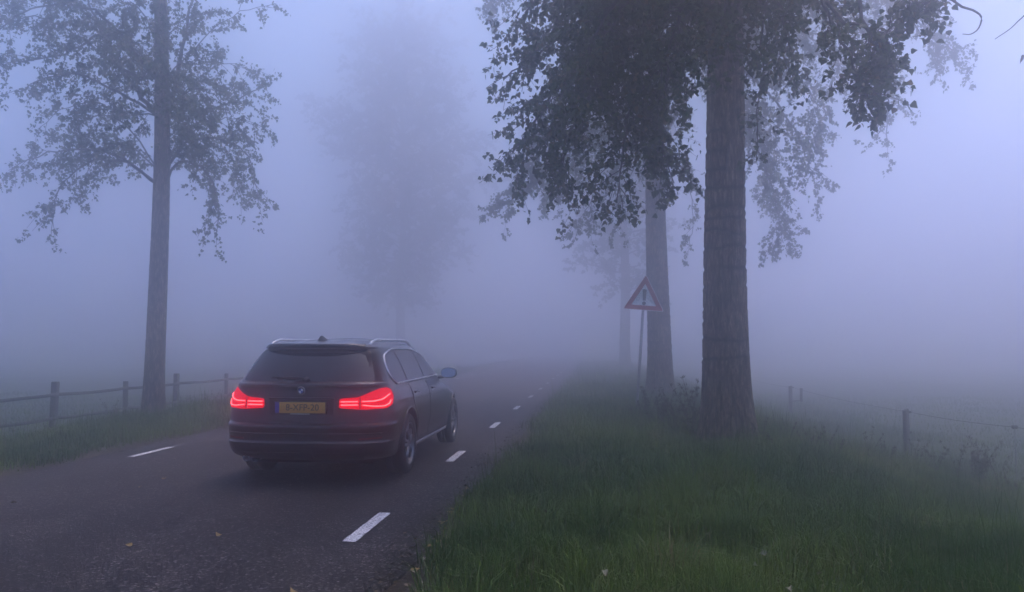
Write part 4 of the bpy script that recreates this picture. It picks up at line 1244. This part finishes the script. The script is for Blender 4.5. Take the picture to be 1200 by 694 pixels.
# --- glass and chrome along both sides
DLO = rounded([(.735, .992), (.555, 1.10), (.66, 1.290), (1.10, 1.358), (2.05, 1.363), (2.55, 1.285), (3.14, 1.004)], [.03, .10, .12, .2, .3, .3, .05])
for s in (1, -1):
    f = from_side(s)
    sur = patch('window_surround', DLO, f, .0015, 'blackgloss', car, (.06, .04))
    for nm, P, rr in (('quarter_window', [(.755, 1.004), (.585, 1.10), (.68, 1.275), (.98, 1.334), (1.16, 1.339), (1.20, 1.004)], .03),
                      ('rear_door_window', [(1.27, 1.004), (1.225, 1.339), (2.04, 1.347), (2.08, 1.004)], .02),
                      ('front_door_window', [(2.15, 1.004), (2.11, 1.347), (2.30, 1.334), (2.56, 1.266), (3.07, 1.015)], .02)):
        patch(nm, rounded(P, rr), f, .0045, 'glass', car, (.06, .04), .006)
    strip('chrome_trim', np.vstack([DLO, DLO[:1]]), f, .004, .0105, 'chrome', car, 150)
    # doors stand proud of the body by a few millimetres, each with its seam and handle
    for nm, P, hy in (('rear_door', [(1.50, .335), (1.44, .55), (1.22, .77), (1.20, .975), (2.075, .975), (2.075, .335)], 1.30),
                      ('front_door', [(2.09, .335), (2.09, .975), (3.20, .965), (3.32, .70), (3.24, .335)], 2.24)):
        d = patch(nm, rounded(P, .05), f, .0035, 'paint', car, (.07, .035), .008)
        PP = rounded(P, .05)
        strip('door_seal', np.vstack([PP, PP[:1]]), f, .0005, .0042, 'blackmatte', d, 110, 5)
        hp = [f(hy + q, .868 + .004 * q, .022 if 0 < k_ < 3 else .006) for k_, q in enumerate((0, .03, .17, .20))]
        m_ = MB(); m_.tube(catmull(hp, 14), .0125, 8); m_.build('door_handle', M['paint'], d, True)
    strip('side_skirt', [(1.46, .262), (3.40, .262)], f, .004, .022, 'paint', car, 30, 8)
    for wy in WY:
        th = np.linspace(R(-8), R(188), 44)
        arc = [(wy + .380 * math.cos(t), WZ + .012 + .380 * math.sin(t)) for t in th]
        strip('wheel_arch', arc, f, .001, .010, 'paint', car, 44, 6)
    # mirror
    mx_ = s * .958
    m_ = MB()
    prof = [(0, .0), (.45, .03), (.85, .22), (1, .55), (.98, .92), (.94, 1.0)]
    th = np.arange(22) / 22 * 2 * np.pi
    VV = []
    for (q, h_) in prof:
        for t in th:
            c_, s_ = math.cos(t), math.sin(t)
            VV.append((mx_ + .108 * q * math.copysign(abs(c_) ** .75, c_), 3.165 - .15 * h_, 1.030 + .072 * q * math.copysign(abs(s_) ** .8, s_)))
    QQ = [(r_ * 22 + a, r_ * 22 + (a + 1) % 22, r_ * 22 + 22 + (a + 1) % 22, r_ * 22 + 22 + a) for r_ in range(len(prof) - 1) for a in range(22)]
    m_.add(VV, QQ)
    mir = m_.build('wing_mirror', M['paint'], car, True)
    m_ = MB(); ring = np.array([(mx_ + .094 * math.copysign(abs(math.cos(t)) ** .75, math.cos(t)), 3.019, 1.030 + .060 * math.copysign(abs(math.sin(t)) ** .8, math.sin(t))) for t in th])
    ring[:, 1] += .25 * (ring[:, 2] - 1.03) + s * .25 * (ring[:, 0] - mx_) - .012
    m_.add(np.vstack([ring, [(mx_, 3.007, 1.03)]]), None, [(22, (a + 1) % 22, a) for a in range(22)])
    gl = m_.build('mirror_glass', M['mirror'], mir)
    m_ = MB(); m_.tube(catmull([(s * .80, 3.10, .965), (s * .86, 3.10, .975), (s * .92, 3.10, .995)], 8), .022, 8); m_.build('mirror_arm', M['blackgloss'], mir, True)
    # roof rail
    ry = np.linspace(.62, 2.55, 30)
    P = []
    for k_, y_ in enumerate(ry):
        p, n, _, _ = bvh.ray_cast(Vector((s * (.555 - .012 * ((y_ - 1.5)) ** 2), y_, 2.0)), Vector((0, 0, -1)))
        P.append((p.x, p.y, p.z + .046 * min(1, min(k_, 29 - k_) / 4.0) ** .6 - .004))
    m_ = MB(); m_.tube(np.array(P), .0145, 8); m_.build('roof_rail', M['chrome'], car, True)

# --- rear
rw = rounded([(-.705, 1.036), (-.575, 1.353), (.575, 1.353), (.705, 1.036)], [.06, .05, .05, .06])
patch('rear_window', rw, from_rear, .004, 'glass', car, (.06, .03))
patch('spoiler_edge', rounded([(-.53, 1.376), (-.53, 1.412), (.53, 1.412), (.53, 1.376)], .012), from_rear, .004, 'blackgloss', car, (.06, .012), .008)
tg = patch('tailgate', rounded([(-.60, .640), (-.64, .72), (-.69, .985), (.69, .985), (.64, .72), (.60, .640)], .03), from_rear, .004, 'paint', car, (.06, .03), .008)
PP = rounded([(-.60, .640), (-.64, .72), (-.69, .985), (.69, .985), (.64, .72), (.60, .640)], .03)
strip('tailgate_seal', np.vstack([PP, PP[:1]]), from_rear, .001, .0045, 'blackmatte', tg, 110, 5)
patch('plate_recess', rounded([(-.335, .705), (-.335, .850), (.335, .850), (.335, .705)], .02), from_rear, .0055, 'blackgloss', tg, (.06, .03), .006)
strip('handle_strip', [(-.34, .868), (.34, .868)], from_rear, .010, .011, 'paint', tg, 30, 8)
pl = MB(); pl.box((0, .058, .775), (.535, .012, .125)); pf = pl.build('plate_holder', M['blackmatte'], car, bevel=.004)
pl = MB(); pl.box((.0225, .0495, .778), (.475, .004, .108)); pl.build('number_plate', M['plate'], car, bevel=.001)
pl = MB(); pl.box((-.2375, .0492, .778), (.043, .004, .108)); pl.build('plate_band', M['plateblue'], car, bevel=.001)
pl = MB(); pl.box((0, .0505, .7155), (.20, .003, .008)); pl.build('holder_strip', M['whiteplastic'], car)
def text_mesh(s_, size, name, mat, parent, loc):
    cu = bpy.data.curves.new(name, 'FONT'); cu.body = s_; cu.size = size; cu.align_x = 'CENTER'; cu.align_y = 'CENTER'; cu.extrude = .0008
    to = bpy.data.objects.new(name, cu); col.objects.link(to)
    dg_ = bpy.context.evaluated_depsgraph_get()
    me_ = bpy.data.meshes.new_from_object(to.evaluated_get(dg_))
    bpy.data.objects.remove(to)
    o_ = link_mesh(name, me_, M[mat], parent); o_.location = loc; o_.rotation_euler = (R(90), 0, 0)
    return o_
tx = text_mesh('8-XFP-20', .098, 'plate_lettering', 'blackmatte', car, (.024, .0465, .778)); tx.scale = (.92, .92, 1)
# round emblem
m_ = MB(); m_.lathe([(0, 0), (.040, 0), (.0415, -.003), (.040, -.006), (0, -.006)], 'y', 32, (0, .072, .945)); em = m_.build('emblem', M['chrome'], car, True)
m_ = MB(); m_.lathe([(.0385, 0), (.0385, -.0015), (.026, -.0015), (.026, 0)], 'y', 32, (0, .0655, .945)); m_.build('emblem_ring', M['sign_black'], em, True)
for q in range(4):
    t = np.linspace(q * np.pi / 2, (q + 1) * np.pi / 2, 9)
    VV = [(.025 * math.cos(a), .0645, .945 + .025 * math.sin(a)) for a in t] + [(0, .0645, .945)]
    m_ = MB(); m_.add(VV, None, [(9, k_, k_ + 1) for k_ in range(8)]); m_.build('emblem_quarter', M['blue' if q % 2 else 'sign_white'], em)
# wiper
m_ = MB(); wp = [from_rear(x_, z_, .018) for x_, z_ in ((.02, 1.055), (-.12, 1.066), (-.30, 1.066))]
m_.tube(catmull(wp, 10), np.linspace(.014, .008, 10), 6); m_.lathe([(0, 0), (.028, 0), (.030, -.02), (0, -.026)], 'y', 14, (.02, wp[0][1] + .01, 1.055))
wi = m_.build('rear_wiper', M['blackmatte'], car, True)
m_ = MB(); m_.tube([from_rear(x_, z_, .010) for x_, z_ in ((-.02, 1.062), (-.18, 1.072), (-.36, 1.070))], .006, 5); m_.build('wiper_blade', M['rubber'], wi, True)
# antenna fin
m_ = MB()
VV, QQ = [], []
p0, _, _, _ = bvh.ray_cast(Vector((0, .72, 2)), Vector((0, 0, -1)))
for k_, (y0, y1, w_, z_) in enumerate([(.62, .86, .034, 0), (.625, .82, .026, .025), (.635, .74, .016, .048), (.645, .69, .006, .062)]):
    for (a, b) in ((-1, y0), (1, y0), (1, y1), (-1, y1)):
        VV.append((a * w_ * (.35 if b == y1 else 1), b, p0.z - .006 + z_))
for k_ in range(3):
    for a in range(4): QQ.append((k_ * 4 + a, k_ * 4 + (a + 1) % 4, k_ * 4 + 4 + (a + 1) % 4, k_ * 4 + 4 + a))
QQ.append((12, 13, 14, 15)); m_.add(VV, QQ); m_.build('antenna_fin', M['blackgloss'], car, bevel=.004)
# bumper trim
strip('bumper_crease', [(-.80, .520), (.80, .520)], from_rear, .002, .007, 'paint', car, 50, 6)
patch('bumper_insert', rounded([(-.60, .235), (-.66, .335), (.66, .335), (.60, .235)], .03), from_rear, .004, 'blackmatte', car, (.06, .03), .006)
patch('tow_cover', rounded([(.02, .27), (.02, .37), (.14, .37), (.14, .27)], .015), from_rear, .007, 'blackmatte', car, (.04, .03), .004)
for s in (1, -1):
    patch('bumper_reflector', rounded([(20, .460), (20, .476), (40, .482), (40, .468)], .005), from_fan(s), .003, 'reflector', car, (4, .02), .004)
    TL = [(3.2, .772), (3.4, .866), (20, .880), (30, .925), (40, .962), (49, .968), (55.5, .945), (57, .88), (54, .800), (46, .762), (25, .755)]
    b_ = np.asarray(TL) * [.012, 1]
    b_ = rounded(b_, .025) / [.012, 1]
    lamp = patch('tail_lamp', b_, from_fan(s), .008, 'tail', car, (3, .03), .014)
    for pts in ([(5, .836), (19.5, .836)], [(5, .803), (19.5, .803)],
                [(23, .836), (33, .838), (41, .852), (48, .888), (51, .900)], [(23.5, .800), (34, .786), (43, .786), (49, .808), (51.5, .84)]):
        strip('lamp_bar', pts, from_fan(s), .010, .0068, 'led', lamp, 26, 6)
    strip('lamp_divider', [(21.3, .762), (21.3, .880)], from_fan(s), .009, .004, 'blackmatte', lamp, 8, 5)
for x_ in (-.60, -.51):
    m_ = MB(); m_.lathe([(.028, .30), (.028, .0), (.031, -.004), (.033, .0), (.033, .30)], 'y', 18, (x_, .15, .258)); m_.build('exhaust_pipe', M['chrome'], car, True)
m_ = MB(); m_.box((0, 2.3, .20), (1.24, 3.6, .06)); m_.box((0, .7, .27), (.9, .5, .12)); m_.build('underbody', M['blackmatte'], car)

# --- wheels
def wheel_parts():
    t = MB()
    prof = [(.222, -.100), (.268, -.112), (.305, -.108), (.322, -.090), (.327, -.060), (.327, -.022), (.321, -.020), (.321, -.012), (.327, -.010), (.327, .010), (.321, .012), (.321, .020), (.327, .022), (.327, .060), (.322, .090), (.305, .108), (.268, .112), (.222, .100)]
    t.lathe(prof, 'x', 56, closed=True)
    r_ = MB()
    r_.lathe([(.228, -.10), (.226, .085), (.232, .104), (.224, .106), (.214, .090), (.205, .02), (.205, -.10)], 'x', 48)
    for k_ in range(5):                                 # five double spokes
        for da in (-.15, .15):
            a = k_ * 2 * np.pi / 5
            p0_ = np.array([.082, .055 * math.cos(a + da * 1.6), .055 * math.sin(a + da * 1.6)])
            p1_ = np.array([.070, .216 * math.cos(a + da * 1.15), .216 * math.sin(a + da * 1.15)])
            r_.tube(np.array([p0_, (p0_ + p1_) / 2 + [.006, 0, 0], p1_]), [.019, .015, .016], 6)
    r_.lathe([(0, .092), (.032, .092), (.052, .086), (.066, .070), (.066, .03), (0, .03)], 'x', 24)
    d_ = MB(); d_.lathe([(0, .02), (.150, .02), (.150, -.005), (0, -.005)], 'x', 32)
    return t, r_, d_
t_, r_, d_ = wheel_parts()
tm, rm, dm = [mesh_np(n_, np.vstack(q.V), [np.vstack(q.Q)] + ([np.vstack(q.T)] if q.T else []), True) for n_, q in (('tyre', t_), ('rim', r_), ('brake_disc', d_))]
tm.materials.append(M['rubber']); rm.materials.append(M['alloy']); dm.materials.append(M['wire'])
for wy in WY:
    for s in (1, -1):
        w_ = link_mesh('wheel', tm, None, car)
        w_.location = (s * TRK, wy, WZ + float(road_z(-2.94 + s * .79)) + .002)
        w_.rotation_euler = (wy * 1.7, 0, 0 if s > 0 else math.pi)
        link_mesh('rim', rm, None, w_); link_mesh('brake_disc', dm, None, w_)

# ------------------------------------------------------------------ the fog itself
hz = MB(); hz.box((0, 0, (-2.2 + 32.8) / 2), (660, 660, 35.0))
haze = hz.build('haze', None)
hm = bpy.data.materials.new('fog_air'); hm.use_nodes = True
hn, hl = hm.node_tree.nodes, hm.node_tree.links
hn.clear()
ho = hn.new('ShaderNodeOutputMaterial'); hv = hn.new('ShaderNodeVolumePrincipled')
hv.inputs['Color'].default_value = (.937, .945, 1.0, 1)
hv.inputs['Density'].default_value = HAZE_DENSITY
hv.inputs['Anisotropy'].default_value = .93
hl.new(hv.outputs[0], ho.inputs['Volume'])
haze.data.materials.append(hm)
tag(haze, 'pale blue morning fog filling the air over road and meadow', 'fog', kind='stuff')
